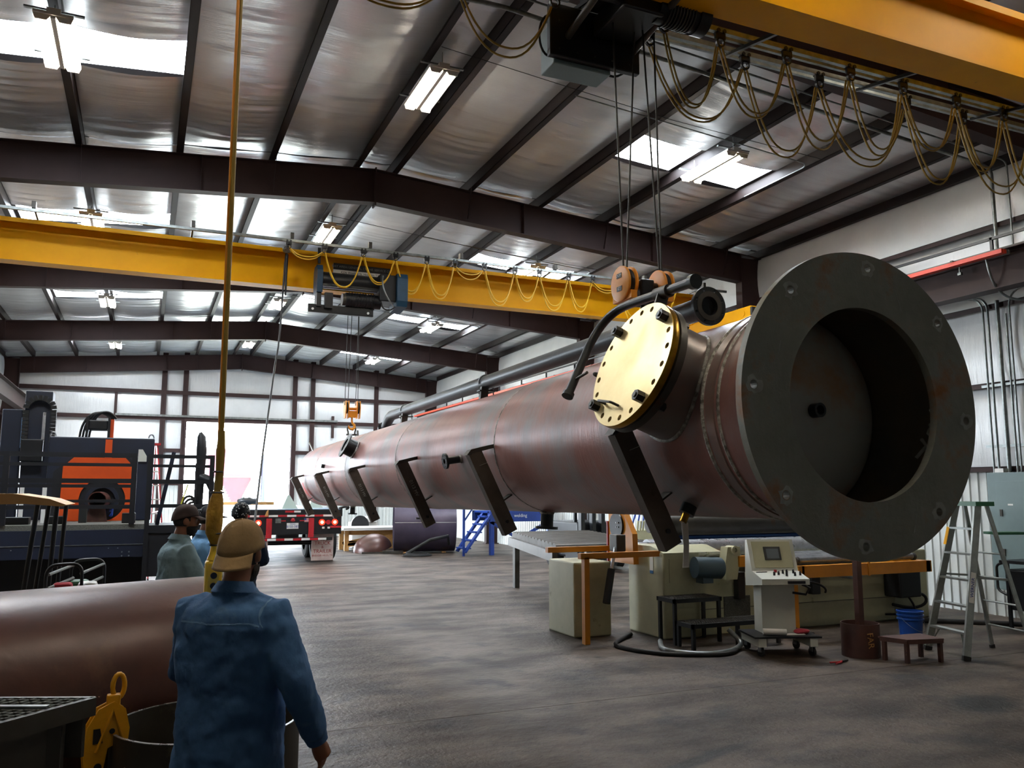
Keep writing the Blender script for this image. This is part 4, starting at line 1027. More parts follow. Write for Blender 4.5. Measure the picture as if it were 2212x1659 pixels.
MB().obox(cp(0, -.37, .215), cp(0, .2, .215), .78, .02).build('tray', 'black_metal', con)
for a in (-.30, .30):
    for b in (-.30, .16):
        p = cp(a, b, 0)
        cst = MB().obox(p + Vector((-.02, 0, .05)), p + Vector((-.02, 0, .11)), .01, .05).obox(p + Vector((.02, 0, .05)), p + Vector((.02, 0, .11)), .01, .05).build('caster_fork', 'steel', con)
        MB().cyl(p + Vector((-.015, 0, .048)), p + Vector((.015, 0, .048)), .048, n=20).build('caster_wheel', 'rubber', cst, smooth=40)
o = MB().lathe([(.0, 0), (.035, 0), (.035, .26), (.022, .26), (.022, .02)], o=cp(-.24, -.22, .262), d=ux*1 + uy*-.25, n=20).build('paper_roll', 'paper', smooth=40, off=cp(-.24, -.22, .262))
tag(o, 'white rolled drawing lying on the console base', 'paper roll')
o = MB().prism([(0, 0), (.24, .02), (.26, .13), (.05, .12)], cp(.0, -.30, .228), ux, uy, (0, 0, .004)).build('paper_sheet', 'paper', off=cp(.1, -.2, .23))
tag(o, 'white paper sheet lying on the console base beside the roll', 'paper')
o = MB().lathe([(0, 0), (.035, 0), (.047, .12), (.043, .12), (.033, .008), (0, .008)], o=cp(.16, .02, .226), d=(0,0,1), n=24).build('white_cup', 'paper', smooth=40, off=cp(.16, .02, .226))
tag(o, 'white plastic cup standing on the console base', 'cup')
M('red_cloth', '#8e1f2b', .9)
rb = MB().sphere(cp(.24, -.16, .25), .07, 12, 8, 1.5, 1.0, .45)
rb.v = [tuple(Vector(v) + Vector((0, 0, .012*noise.noise(Vector(v)*30)))) for v in rb.v]
tag(rb.build('red_rag', 'red_cloth', smooth=60, off=cp(.24, -.16, .23)), 'crumpled red rag on the console base', 'rag')

# ------------------------------------------------------------------ steps in front of the rolls
def platform(name, lab, x0, x1, y0, y1, z, legs):
    t = thing(name, lab, 'step platform', ((x0+x1)/2, (y0+y1)/2, 0))
    MB().box(x0, x1, y0, y0+.03, z-.05, z).box(x0, x1, y1-.03, y1, z-.05, z).box(x0, x0+.03, y0, y1, z-.05, z).box(x1-.03, x1, y0, y1, z-.05, z).build('frame', 'black_metal', t)
    g = MB(); n = int((x1-x0)/.035)
    for i in range(n): x = x0+.03+(x1-x0-.06)*i/max(1, n-1); g.box(x-.003, x+.003, y0+.03, y1-.03, z-.025, z+.004)
    for i in range(5): y = y0+.05+(y1-y0-.1)*i/4; g.box(x0+.03, x1-.03, y-.003, y+.003, z-.01, z+.004)
    g.build('grating', 'steel_dark', t)
    for (x, y) in legs: MB().box(x-.02, x+.02, y-.02, y+.02, 0, z-.05).build('leg', 'black_metal', t)
    return t
platform('step_platform', 'taller dark grating step in front of the cream headstock', 6.02, 6.74, 8.79, 9.17, .55, ((6.05, 8.82), (6.71, 8.82), (6.05, 9.14), (6.71, 9.14)))
platform('step_platform', 'low long dark grating step at the foot of the plate rolls', 6.02, 7.35, 8.42, 8.77, .30, ((6.05, 8.45), (7.32, 8.45), (6.05, 8.74), (6.7, 8.45), (7.32, 8.74)))
# hoses on the floor
for pts, r, nm, mt, lab in (([(5.95, 9.0, .03), (5.6, 8.45, .03), (5.9, 8.05, .03), (6.35, 8.1, .03), (6.7, 8.35, .05), (6.6, 8.5, .2)], .03, 'cable_bundle', 'galv', 'grey sleeved cable bundle lying on the floor by the console'),
                            ([(5.9, 9.6, .025), (5.2, 9.0, .025), (5.5, 8.25, .025), (6.2, 7.95, .025), (6.55, 8.25, .03)], .025, 'floor_hose', 'rubber', 'black hose lying on the floor in front of the steps'),
                            ([(10.3, 8.9, .03), (11.0, 8.35, .03), (11.5, 7.9, .03), (11.8, 7.0, .03)], .035, 'floor_cable', 'rubber', 'black cable lying along the ribbed wall behind the stepladder')):
    pp = []
    for i in range(len(pts)-1): pp += [Vector(pts[i]).lerp(Vector(pts[i+1]), t/6) for t in range(6)]
    pp.append(Vector(pts[-1]))
    for _ in range(6): pp = [pp[0]] + [(pp[i-1]+pp[i]*2+pp[i+1])/4 for i in range(1, len(pp)-1)] + [pp[-1]]
    tag(MB().tube(pp, r, 10).build(nm, mt, smooth=60, off=pts[1]), lab, 'hose')
# ------------------------------------------------------------------ can with post, bench, bucket, pliers
M('can_rust', '#4c2b22', .6, col2='#38211c', vscale=4, col3='#7a5238', s3=8, lo3=.66, hi3=.76)
ca = thing('weighted_post_stand', 'rusty steel can holding an upright square post below the ring', 'stand', (7.62, 7.42, 0))
MB().lathe([(0, 0), (.21, 0), (.21, .37), (.20, .37), (.20, .02), (0, .02)], o=(7.62, 7.42, 0), n=40).build('can', 'can_rust', ca, smooth=40)
MB().cyl((7.62, 7.42, .02), (7.62, 7.42, .26), .198, n=32).build('concrete_fill', 'concrete', ca)
MB().box(7.585, 7.655, 7.385, 7.455, .26, 1.32).build('post', 'can_rust', ca)
MB().box(7.54, 7.70, 7.34, 7.50, 1.32, 1.335).build('top_plate', 'can_rust', ca)
text('FAR', 'chalk_writing', 'wood', ca, (7.555, 7.213, .20), (.1, .02, -1), (1, -.3, .1), .10)
be = thing('low_bench', 'low rusty steel bench beside the blue bucket', 'bench', (7.9, 7.1, 0))
MB().prism([(7.62, 7.17), (7.72, 6.86), (8.16, 6.76), (8.22, 7.12)], (0, 0, .235), (1,0,0), (0,1,0), (0, 0, .02)).build('top', 'can_rust', be)
for a, b in (((7.64, 7.15), (7.73, 6.87)), ((7.73, 6.87), (8.15, 6.77)), ((8.15, 6.77), (8.20, 7.11)), ((8.20, 7.11), (7.64, 7.15))):
    MB().obox((a[0], a[1], .222), (b[0], b[1], .222), .03, .03).build('edge_angle', 'can_rust', be)
for x, y in ((7.74, 6.89), (8.13, 6.79), (7.66, 7.12), (8.18, 7.09)): MB().box(x-.02, x+.02, y-.02, y+.02, 0, .21).build('leg', 'can_rust', be)
M('bucket_blue', '#14489a', .35, col2='#103c86', vscale=3)
bk = thing('blue_bucket', 'blue plastic bucket standing next to the stepladder', 'bucket', (8.92, 7.86, 0))
MB().lathe([(0, 0), (.125, 0), (.15, .37), (.142, .37), (.118, .01), (0, .01)], o=(8.92, 7.86, 0), n=40).build('body', 'bucket_blue', bk, smooth=40)
for z in (.36, .315, .27): MB().lathe([(.149, 0), (.160, .003), (.160, .018), (.149, .021)], o=(8.92, 7.86, z), n=40).build('rib', 'bucket_blue', bk, smooth=40)
MB().tube([(8.92 + .16*math.cos(t), 7.86 - .16*abs(math.sin(t))*.55 - .1*math.sin(t), .30 - .16*math.sin(t)) for t in [PI*i/14 for i in range(15)]], .003, 6).build('bail_handle', 'steel', bk, smooth=60)
pl = thing('pliers', 'red handled pliers lying on the floor before the rusty can', 'pliers', (7.1, 7.2, 0))
MB().tube([(6.95, 7.22, .012), (7.05, 7.20, .014), (7.13, 7.22, .014)], .009, 8).build('handle', 'red', pl, smooth=60)
MB().tube([(6.96, 7.14, .012), (7.06, 7.17, .014), (7.13, 7.22, .014)], .009, 8).build('handle', 'red', pl, smooth=60)
MB().obox((7.12, 7.21, .014), (7.22, 7.24, .014), .03, .018).build('jaws', 'black_metal', pl)

# ------------------------------------------------------------------ stepladders
def ladder(name, lab, tx, ty, fwd, w0, w1, h, spread, nst, mat, topm, brand=True):
    """tx,ty top centre; fwd: unit vector towards the climbing side"""
    t = thing(name, lab, 'stepladder', (tx, ty, 0)); f = Vector((fwd[0], fwd[1], 0)).normalized(); s = Vector((-f.y, f.x, 0))
    T = Vector((tx, ty, 0))
    def fp(k, side, z): # front rail point at height z
        u = 1 - z/h; return T + f*(.05 + spread*.55*u) + s*side*(w1 + (w0-w1)*u)/2 + Vector((0, 0, z))
    def bp(side, z):
        u = 1 - z/h; return T - f*(.06 + spread*.5*u) + s*side*(w1 + (w0-w1)*u)/2 + Vector((0, 0, z))
    for sd in (-1, 1):
        MB().obox(fp(0, sd, 0.02), fp(0, sd, h), .028, .085, f).build('front_rail', mat, t)
        MB().obox(bp(sd, 0.02), bp(sd, h-.02), .022, .045, f).build('rear_rail', mat, t)
        MB().obox(fp(0, sd, 0), fp(0, sd, .05), .034, .092, f).build('foot', 'rubber', t)
        MB().obox(bp(sd, 0), bp(sd, .04), .03, .055, f).build('foot', 'rubber', t)
        MB().obox(fp(0, sd, .06) - s*sd*.015, fp(0, sd, .285) - s*sd*.13 - f*.01, .006, .02, f).build('brace', mat, t)
        q = MB().obox(fp(0, sd, h*.52), bp(sd, h*.50), .006, .025).build('spreader', mat, t)
    for i in range(1, nst+1):
        z = h*i/(nst+1)
        MB().obox(fp(0, -1, z), fp(0, 1, z), .09, .022, (0, 0, 1)).build('step', mat, t)
        if i != nst: MB().cyl(bp(-1, z), bp(1, z), .011, n=10).build('rear_bar', mat, t)
    c = MB().obox(T + s*(-w1/2-.06) + Vector((0,0,h)), T + s*(w1/2+.06) + Vector((0,0,h)), .24, .05).build('top_cap', topm, t)
    if brand:
        MB().obox(fp(0, -1, h*.84)+f*.0445, fp(0, -1, h*.72)+f*.0445, .003, .05, s).build('caution_label', 'yellow', t)
    return t, fp, f, s
la, fp, f_, s_ = ladder('stepladder', 'open aluminium stepladder with green top cap beside the ribbed wall', 8.95, 6.93, (-.97, .245), .66, .36, 1.72, .72, 5, 'aluminium', 'green_paint')
sidev = -s_ if (-s_).dot(Vector((0, -1, 0))) > 0 else s_
pa, pb = fp(0, -1, .62), fp(0, -1, .95); pc, pd = fp(0, 1, .62), fp(0, 1, .95)
for p, q, sd in ((pa, pb, -1), (pc, pd, 1)):
    upv = (q-p).normalized(); nn = s_*sd
    m_ = (p+q)/2 + nn*.0155
    MB().obox(p + nn*.0155, q + nn*.0155, .003, .06, f_).build('brand_label', 'white', la)
    ex = upv if sd > 0 else -upv
    text('WERNER', 'brand_lettering', 'blue_paint', la, m_ + nn*.003, upv, nn.cross(upv), .055)
la['label'] = 'open aluminium stepladder with green top cap beside the ribbed wall'
ty = MB().prism([(-.12, -.18), (.12, -.18), (.12, .18), (-.12, .18)], Vector((8.95, 6.93, 1.36)) - f_*.42, s_, f_, (0, 0, .03)).build('paint_tray', 'green_paint', la)
# black drill-press like tool stand at the photo edge
ts = thing('tool_cart', 'black welding cart at the wall behind the stepladder', 'welding cart', (11.2, 7.75, 0))
MB().bbox(11.0, 11.4, 7.55, 8.05, .25, .80, .02).build('body', 'black_metal', ts)
MB().tube(fillet([(11.0, 8.05, .45), (11.0, 8.18, .5), (11.0, 8.18, .85), (11.0, 8.0, .9)], .06), .018, 8).build('handle', 'black', ts, smooth=60)
MB().box(10.95, 11.45, 7.5, 8.1, .88, .92).build('top_shelf', 'black_metal', ts)
for x, y in ((11.0, 7.56), (11.4, 7.56), (11.0, 8.02), (11.4, 8.02)): MB().box(x-.02, x+.02, y-.02, y+.02, 0, .9).build('leg', 'black_metal', ts)
MB().sphere((10.97, 7.65, .62), .09, 12, 8, .5, 1, 1).build('white_bag', 'white', ts, smooth=60)
# ------------------------------------------------------------------ brown pipe section lying across the near floor
M('pipe_brown', '#54322b', .34, .1, col2='#3c2620', vscale=1.4, col3='#6d4f38', s3=2.0, lo3=.6, hi3=.8, bump=.1, bscale=12, rvar=.1)
az = math.radians(23); ad = Vector((math.cos(az), math.sin(az), 0)); an = Vector((-ad.y, ad.x, 0)); a0 = Vector((0, 6.0, .66))
fp_ = thing('steel_pipe_section', 'large brown steel pipe section lying on timber behind the man in front', 'pipe', tuple(a0 - ad*2 + Vector((0, 0, -.62))))
MB().lathe([(.62, -4.6), (.62, -2.0), (.62, .0), (.62, .55), (.605, .55), (.605, -4.6)], o=a0, d=ad, n=96, closed=True).build('pipe_wall', 'pipe_brown', fp_, smooth=50)
for t in (-3.6, -.35):
    c = a0 + ad*t
    o = MB().obox(c - an*.5 + Vector((0,0,-.64)), c + an*.5 + Vector((0,0,-.64)), .14, .04).obox(c - an*.55 + Vector((0,0,-.56)), c - an*.33 + Vector((0,0,-.56)), .14, .12).obox(c + an*.33 + Vector((0,0,-.56)), c + an*.55 + Vector((0,0,-.56)), .14, .12)
    tag(o.build('timber_cradle', 'wood', off=tuple(c - Vector((0,0,.66)))), 'timber cradle under the brown pipe section, %s' % ('near its open end' if t > -1 else 'near its hidden end'), 'timber cradle')
# ------------------------------------------------------------------ rolled ring can with yellow plate clamp
M('can_dark', '#3f3a31', .5, .3, col2='#2e2a24', vscale=3, col3='#6d624a', s3=3, lo3=.6, hi3=.75)
CX, CY, CR, CZ = .375, 4.86, .47, .665
rc = thing('rolled_steel_ring', 'dark rolled steel shell standing upright under the yellow plate clamp', 'steel shell', (CX, CY, 0))
MB().lathe([(CR, 0), (CR, CZ), (CR-.014, CZ), (CR-.014, 0)], o=(CX, CY, 0), n=72, closed=True).build('shell_wall', 'can_dark', rc, smooth=40)
MB().lathe([(CR-.0145, CZ-.002), (CR-.0145, CZ+.0015), (CR+.0005, CZ+.0015), (CR+.0005, CZ-.002)], o=(CX, CY, 0), n=72).build('bevelled_edge', 'steel_bright', rc, smooth=40)
def onring(ang, r, z): a = math.radians(ang); return Vector((CX + math.cos(a)*r, CY + math.sin(a)*r, z))
MB().tube([onring(a, CR+.003, .54 - .10*math.sin((a-214)/22*PI)*1.2) for a in range(214, 237, 2)], .006, 6).build('paint_mark', 'chalk', rc)
# clamp
cl = thing('plate_clamp', 'yellow lifting clamp gripping the rim of the dark rolled shell', 'lifting clamp', tuple(onring(193, CR, CZ)))
M('clamp_yellow', '#e0a010', .35, col2='#c98c08', vscale=6, col3='#7a5208', s3=14, lo3=.68, hi3=.78)
g = onring(193, CR, CZ); ro = Vector((math.cos(math.radians(193)), math.sin(math.radians(193)), 0)); ta = Vector((-ro.y, ro.x, 0))
if ta.y > 0: ta = -ta          # towards the camera
outl = [(-.10, -.145), (-.068, -.175), (-.035, -.16), (-.018, -.05), (.028, -.03), (.036, -.055), (.058, -.05), (.064, .02), (.045, .10), (.0, .135), (-.06, .11), (-.10, .04), (-.112, -.06)]
for k, dy in enumerate((-.032, .020)):
    MB().prism([(-a*1.18, b*1.18) for a, b in outl], g + ta*dy, ro, (0, 0, 1), ta*.012).build('side_plate', 'clamp_yellow', cl)
MB().tube([g + ta*.035 + ro*(-a) + Vector((0,0,b)) for a, b in ((-.075, -.07), (-.005, .12), (.042, -.025))], .007, 8).build('rib', 'clamp_yellow', cl, smooth=60)
MB().cyl(g + ta*.030 + ro*.005 + Vector((0,0,.02)), g + ta*.036 + ro*.005 + Vector((0,0,.02)), .013, n=16).build('pivot_pin', 'black', cl)
MB().prism([(.045, -.03), (.09, -.03), (.09, .04), (.06, .04)], g + ta*.032, ro, (0,0,1), ta*.002).build('data_plate', 'black', cl)
MB().cyl(g + ta*(-.03) + ro*.062 + Vector((0,0,-.14)), g + ta*.036 + ro*.062 + Vector((0,0,-.14)), .018, n=14).build('jaw_pad', 'black_metal', cl)
MB().tube([g + ro*(-.02 + .05*math.cos(t)*.55) + Vector((0, 0, .225 + .058*math.sin(t))) + ta*.0 for t in [2*PI*i/18 for i in range(18)]], .012, 8, closed=True).build('lifting_eye', 'clamp_yellow', cl, smooth=60)
MB().bbox(g.x-.032, g.x+.032, g.y-.024, g.y+.024, CZ+.12, CZ+.19, .008).build('eye_link', 'clamp_yellow', cl)
# ------------------------------------------------------------------ steel grating table
gt = thing('grating_table', 'dark steel table with open grating top at the left photo edge', 'steel table', (-.8, 3.3, 0))
G0 = Vector((-.118, 3.32, 1.15)); e1 = Vector((-.92, .39, 0)).normalized(); e2 = Vector((-.72, -.70, 0)).normalized()
def gp(a, b, z=0): return G0 + e1*a + e2*b + Vector((0, 0, z))
LA, LB = 1.3, .95
fr_ = MB()
for p, q in ((gp(0, 0), gp(LA, 0)), (gp(0, 0), gp(0, LB)), (gp(LA, 0), gp(LA, LB)), (gp(0, LB), gp(LA, LB))): fr_.obox(p + Vector((0,0,-.03)), q + Vector((0,0,-.03)), .02, .06)
fr_.build('frame', 'steel_dark', gt)
gr = MB(); n = 34
for i in range(n+1): gr.obox(gp(LA*i/n, 0, -.012), gp(LA*i/n, LB, -.012), .005, .024)
m = 26
for i in range(1, m):
    gr.obox(gp(0, LB*i/m, -.004), gp(LA, LB*i/m, -.004), .006, .008)
gr.build('grating', 'mesh_grey', gt, kind='stuff')
for b in (.16, .36, .62): MB().obox(gp(.02, b, .004), gp(LA-.3*b, b, .004), .02, .008).build('bar', 'galv', gt)
MB().prism([(.08, 0), (LA, 0), (LA, -1.08), (.08, -1.08)], gp(0, .05, -.06), e1, (0,0,1), e2*.02).build('side_skirt', 'steel_dark', gt)
MB().prism([(.05, 0), (LB, 0), (LB, -1.08), (.05, -1.08)], gp(.05, 0, -.06), e2, (0,0,1), e1*.02).build('side_skirt', 'steel_dark', gt)
MB().prism([(.02, -.06), (.16, -.06), (.16, -.19), (.02, -.19)], gp(-.012, .02, 0), e1, (0,0,1), e2*.012).build('end_plate', 'steel_dark', gt)
for a, b in ((.08, .08), (LA-.08, .08), (.08, LB-.08), (LA-.08, LB-.08)):
    MB().obox(gp(a, b, -.06), gp(a, b, -1.15), .08, .08).build('leg', 'steel_dark', gt)
# ------------------------------------------------------------------ crane pendants
pe = thing('crane_pendant', 'yellow push button pendant hanging on a yellow line from the near crane', 'crane pendant', (.335, 4.3, 1.4))
MB().tube([(.335, 4.35, 5.62), (.335, 4.30, 3.2), (.335, 4.30, 2.1)], .011, 10).build('strain_line', 'yellow_cable', pe, smooth=60)
MB().tube([(.322, 4.32, 5.62), (.322, 4.31, 3.2), (.325, 4.305, 2.1)], .008, 8).build('control_cable', 'orange_cable' if 'orange_cable' in MATS else 'orange_hook', pe, smooth=60)
M('tape_yellow', '#c79a2a', .6, col2='#a87c1c', vscale=12, bump=.5, bscale=40)
def lump(pts, rs, nm, mt):
    b = MB().tube(pts, rs, 16); b.v = [tuple(Vector(v) + Vector((noise.noise(Vector(v)*18), noise.noise(Vector(v)*18 + Vector((5,0,0))), 0))*.006) for v in b.v]
    return b.build(nm, mt, pe, smooth=70)
lump([(.335, 4.3, 2.15), (.335, 4.3, 2.05), (.333, 4.3, 1.95), (.330, 4.3, 1.86)], [.014, .02, .019, .022], 'cable_wrap', 'yellow_cable')
lump([(.330, 4.3, 1.86), (.327, 4.3, 1.82), (.320, 4.3, 1.76), (.318, 4.3, 1.70), (.318, 4.3, 1.66), (.322, 4.3, 1.63), (.325, 4.3, 1.60)], [.020, .032, .038, .040, .036, .028, .016], 'tape_wrap', 'tape_yellow')
for z in (1.95, 1.85, 1.655, 1.60):
    MB().lathe([(.032 if z < 1.9 and z > 1.61 else .022, -.004), (.035 if z < 1.9 and z > 1.61 else .026, 0), (.032 if z < 1.9 and z > 1.61 else .022, .004)], o=(.327, 4.3, z), n=16).build('cable_tie', 'black', pe)
M('pendant_yellow', '#ecc338', .35)
MB().tube([(.325, 4.3, 1.615), (.325, 4.3, 1.56), (.325, 4.3, 1.53)], [.014, .022, .034], 12).build('strain_boot', 'pendant_yellow', pe, smooth=60)
bx = MB().bbox(.286, .364, 4.265, 4.335, 1.18, 1.53, .014).build('button_box', 'pendant_yellow', pe)
for i in range(6):
    z = 1.46 - i*.048
    MB().cyl((.364, 4.30, z), (.380, 4.30, z), .015, n=16).build('push_button', 'black' if i % 2 else 'white', pe, smooth=40)
    MB().cyl((.325, 4.265, z), (.325, 4.250, z), .015, n=16).build('push_button', 'black', pe, smooth=40)
# mount that carries it on the near crane
MB().box(.30, .37, 4.2, 4.75, 5.60, 5.63).build('pendant_arm', 'black_metal', pe)
pd = thing('crane_pendant', 'black pendant cable of the far crane slanting down behind the men', 'crane pendant', (2.1, 14.9, 1.6))
MB().tube([(2.12, 14.9, 6.12), (2.10, 14.9, 5.9), (2.07, 14.9, 4.9), (2.04, 14.9, 4.4), (1.97, 14.75, 4.0), (1.60, 12.9, 2.45), (1.34, 11.4, 1.42)], .016, 8).build('control_cable', 'black', pd, smooth=60)
MB().tube([(2.13, 14.9, 6.08), (2.12, 14.85, 5.7), (2.11, 14.75, 5.3)], [.03, .025, .016], 10).build('cable_reel_boot', 'black_metal', pd, smooth=60)
MB().sphere((2.12, 14.86, 6.16), .075, 16, 10).build('cable_pulley', 'galv', pd, smooth=60)
MB().bbox(1.31, 1.37, 11.36, 11.43, 1.10, 1.43, .012).build('button_box', 'black', pd)

# ------------------------------------------------------------------ blue and orange pipe machine with railed platform
mc = thing('pipe_cutting_machine', 'navy and orange pipe processing machine behind the railed platform', 'industrial machine', (-.8, 17.0, 0))
# head housing: orange face with round opening
hole_c, hole_r = (-.66, 1.72), .37
bm_pts = [(-1.32, 1.36), (-.18, 1.36), (-.18, 2.30), (-.32, 2.46), (-1.14, 2.46), (-1.30, 2.30)]
def plate_with_hole(poly, c, r, y, th, mat, nm, parent, n=40):
    bm = bmesh.new()
    vs = [bm.verts.new((a, 0, b)) for a, b in poly]; es = [bm.edges.new((vs[i], vs[(i+1) % len(vs)])) for i in range(len(vs))]
    hv = [bm.verts.new((c[0] + math.cos(2*PI*i/n)*r, 0, c[1] + math.sin(2*PI*i/n)*r)) for i in range(n)]
    es += [bm.edges.new((hv[i], hv[(i+1) % n])) for i in range(n)]
    bmesh.ops.triangle_fill(bm, use_beauty=True, edges=es)
    kill = [f for f in bm.faces if (f.calc_center_median() - Vector((c[0], 0, c[1]))).length < r*.97]
    if kill: bmesh.ops.delete(bm, geom=kill, context='FACES_ONLY')
    ex = bmesh.ops.extrude_face_region(bm, geom=bm.faces[:])
    bmesh.ops.translate(bm, verts=[g for g in ex['geom'] if isinstance(g, bmesh.types.BMVert)], vec=(0, th, 0))
    bmesh.ops.recalc_face_normals(bm, faces=bm.faces[:]); bm.verts.index_update()
    mb = MB().add([v.co + Vector((0, y, 0)) for v in bm.verts], [[v.index for v in f.verts] for f in bm.faces]); bm.free()
    return mb.build(nm, mat, parent)
plate_with_hole(bm_pts, hole_c, hole_r, 16.40, .05, 'orange', 'face_plate', mc)
MB().bbox(-1.55, .14, 16.48, 17.6, 1.36, 2.82, .02).build('head_housing', 'navy', mc)
MB().prism([(-1.45, 1.36), (-.16, 1.36), (-.16, 2.35), (-.33, 2.55), (-1.08, 2.55), (-1.45, 2.2)], (0, 16.45, 0), (1,0,0), (0,0,1), (0, .04, 0)).build('face_frame', 'navy_dark', mc)
MB().lathe([(.37, 0), (.37, .5), (.25, .5), (.25, .1), (.20, .08)], o=(-.66, 16.44, 1.72), d=(0,1,0), n=40).build('spindle_bore', 'navy_dark', mc, smooth=40)
MB().cyl((-.66, 16.46, 1.72), (-.66, 16.50, 1.72), .36, n=40).build('bore_back', 'navy_dark', mc)
MB().lathe([(.21, 0), (.27, .0), (.27, .08), (.21, .08)], o=(-.66, 16.35, 1.72), d=(0,1,0), n=40, closed=True).build('chuck_ring', 'navy', mc, smooth=40)
MB().box(-.66, -.55, 16.38, 16.42, 2.46, 2.78).build('orange_stripe', 'orange', mc)
MB().box(-.62, -.56, 17.0, 17.05, 2.82, 3.26).build('warning_post', 'orange', mc)
MB().prism([(-.12, 2.40), (.02, 2.40), (.02, 2.50), (-.05, 2.62), (-.12, 2.62)], (0, 16.44, 0), (1,0,0), (0,0,1), (0, .03, 0)).build('grey_cover', 'console_grey', mc)
pp_ = thing('work_pipe', 'short brown pipe sticking out of the round opening of the orange machine', 'pipe', (-.68, 15.9, 1.40))
MB().lathe([(.145, 0), (.145, .85), (.13, .85), (.13, 0)], o=(-.70, 15.62, 1.72), d=(.04, 1, 0), n=32, closed=True).build('pipe_wall', 'pipe_brown', pp_, smooth=40)
MB().prism([(-.16, 0), (.16, 0), (.12, .22), (-.12, .22)], (-.70, 15.75, 1.36), (1,0,0), (0,0,1), (0, .10, 0)).build('pipe_rest', 'pipe_brown', pp_)
# hydraulic pump cluster on top
pu = MB().bbox(-.98, -.66, 16.9, 17.2, 2.98, 3.16, .02).build('pump_unit', 'black_metal', mc)
for x in (-1.0, -.64):
    for y in (16.9, 17.2): MB().box(x-.02, x+.02, y-.02, y+.02, 2.82, 3.22).build('pump_post', 'black_metal', pu)
for k in range(4):
    MB().tube(bez((-1.12+.05*k, 17, 2.82), (-1.1+.06*k, 17, 3.3+.02*k), (-.8+.04*k, 17-.03*k, 3.42), (-.62+.03*k, 17, 3.20)), .022, 8).build('hose', 'black', pu, smooth=60)
for x in (-1.5, .08): MB().tube([(x + .045*math.cos(t), 16.6, 2.83 + .07*math.sin(t)) for t in [PI*i/10 for i in range(11)]], .012, 8).build('lifting_eye', 'steel', mc, smooth=60)
# tower with cable carrier
MB().bbox(-2.06, -1.62, 17.4, 17.8, 1.3, 3.70, .015).build('tower_column', 'navy', mc)
MB().bbox(-2.42, -2.10, 17.5, 18.0, 1.3, 3.36, .02).build('rear_cabinet', 'navy', mc)
M('light_blue_panel', '#8fb0d8', .5)
MB().box(-2.09, -2.03, 17.36, 17.4, 2.65, 3.20).build('light_panel', 'light_blue_panel', mc)
ch = MB().bbox(-1.75, -1.70, 17.25, 17.3, 2.4, 3.3, .005).build('guide_rail', 'steel_bright', mc)
# chain links
cxs = []
for i in range(14): cxs.append((-2.02, 2.45 + .065*i, 90))
for i in range(9):
    t = PI - PI*(i+.5)/9; cxs.append((-1.80 + .22*math.cos(t), 3.36 + .20*math.sin(t), math.degrees(t)-90))
for i in range(18): cxs.append((-1.58, 3.32 - .065*i, 90))
for (x, z, a) in cxs:
    t = math.radians(a); ex = Vector((math.cos(t), 0, math.sin(t)))
    MB().obox(Vector((x, 17.28, z)) - ex*.028, Vector((x, 17.28, z)) + ex*.028, .10, .095, Vector((0,1,0)).cross(ex)).build('chain_link', 'rubber', ch)
MB().bbox(-2.05, -1.70, 17.1, 17.4, 2.40, 2.80, .02).build('junction_box', 'black_metal', mc)
# bed and deck
MB().bbox(-5.0, .06, 15.2, 17.9, .0, 1.25, .02).build('bed', 'navy_dark', mc)
MB().box(-5.0, .08, 14.5, 17.9, 1.25, 1.36).build('deck', 'mesh_grey', mc)
MB().box(-5.0, .10, 14.44, 14.5, .86, 1.28).build('deck_fascia', 'navy', mc)
MB().box(-5.0, .10, 14.43, 14.44, 1.05, 1.06).build('fascia_seam', 'galv', mc)
for x in (-.1, .0): 
    for z in (.92, .98): MB().cyl((x-.16, 14.425, z-.04), (x-.16, 14.44, z-.04), .012, n=10).build('bolt_head', 'galv', mc)
for i, x in enumerate((-1.75, -1.35, -.45, -.32)): MB().cyl((x, 14.425, 1.0), (x, 14.44, 1.0), .008, n=8).build('bolt_head', 'galv', mc)
MB().bbox(-1.35, -1.10, 14.9, 15.2, 1.36, 1.48, .01).build('support_block', 'rubber', mc)
MB().bbox(-1.95, -1.60, 14.9, 15.2, 1.36, 1.47, .01).build('support_block', 'rubber', mc)
MB().bbox(-.30, -.10, 15.0, 15.3, 1.36, 1.52, .01).build('support_block', 'rubber', mc)
MB().bbox(-.95, -.83, 15.4, 15.55, 1.36, 1.60, .01).build('clamp_block', 'rubber', mc)
for i in range(4): MB().tube(bez((-.52, 16.2, 1.62-.03*i), (-.46, 16.1, 1.64-.03*i), (-.46, 16.1, 1.5-.03*i), (-.52, 16.15, 1.45)), .012, 6).build('air_hose', 'blue_paint', mc, smooth=60)
for x in (-1.80, -1.48): MB().box(x-.03, x+.03, 15.6, 15.64, 1.36, 1.98).build('measuring_rod', 'white', mc)
# platform railings
ra = thing('platform_railing', 'dark navy platform railing in front of the orange machine face', 'railing', (-.9, 14.5, 1.36))
for z, w in ((2.43, .07), (2.28, .05), (2.03, .07), (1.95, .05), (1.72, .045), (1.63, .06)):
    MB().box(-4.9, -.14, 14.48, 14.52, z-w/2, z+w/2).build('rail', 'navy_dark', ra)
for x in (-4.9, -3.4, -1.9, -.15): MB().box(x-.04, x+.04, 14.47, 14.53, 1.36, 2.465).build('post', 'navy_dark', ra)
ra2 = thing('stair_landing', 'navy stair landing with railing beside the open door', 'stairs', (.5, 14.6, 0))
MB().box(.06, 1.02, 14.4, 15.6, 1.22, 1.34).build('landing_deck', 'navy_dark', ra2)
MB().box(.06, .62, 14.42, 14.46, .55, 1.24).build('landing_side_panel', 'navy_dark', ra2)
for z, w in ((2.42, .06), (2.27, .045), (2.02, .07), (1.64, .055)):
    MB().box(.06, 1.02, 14.40, 14.44, z-w/2, z+w/2).build('rail', 'navy_dark', ra2)
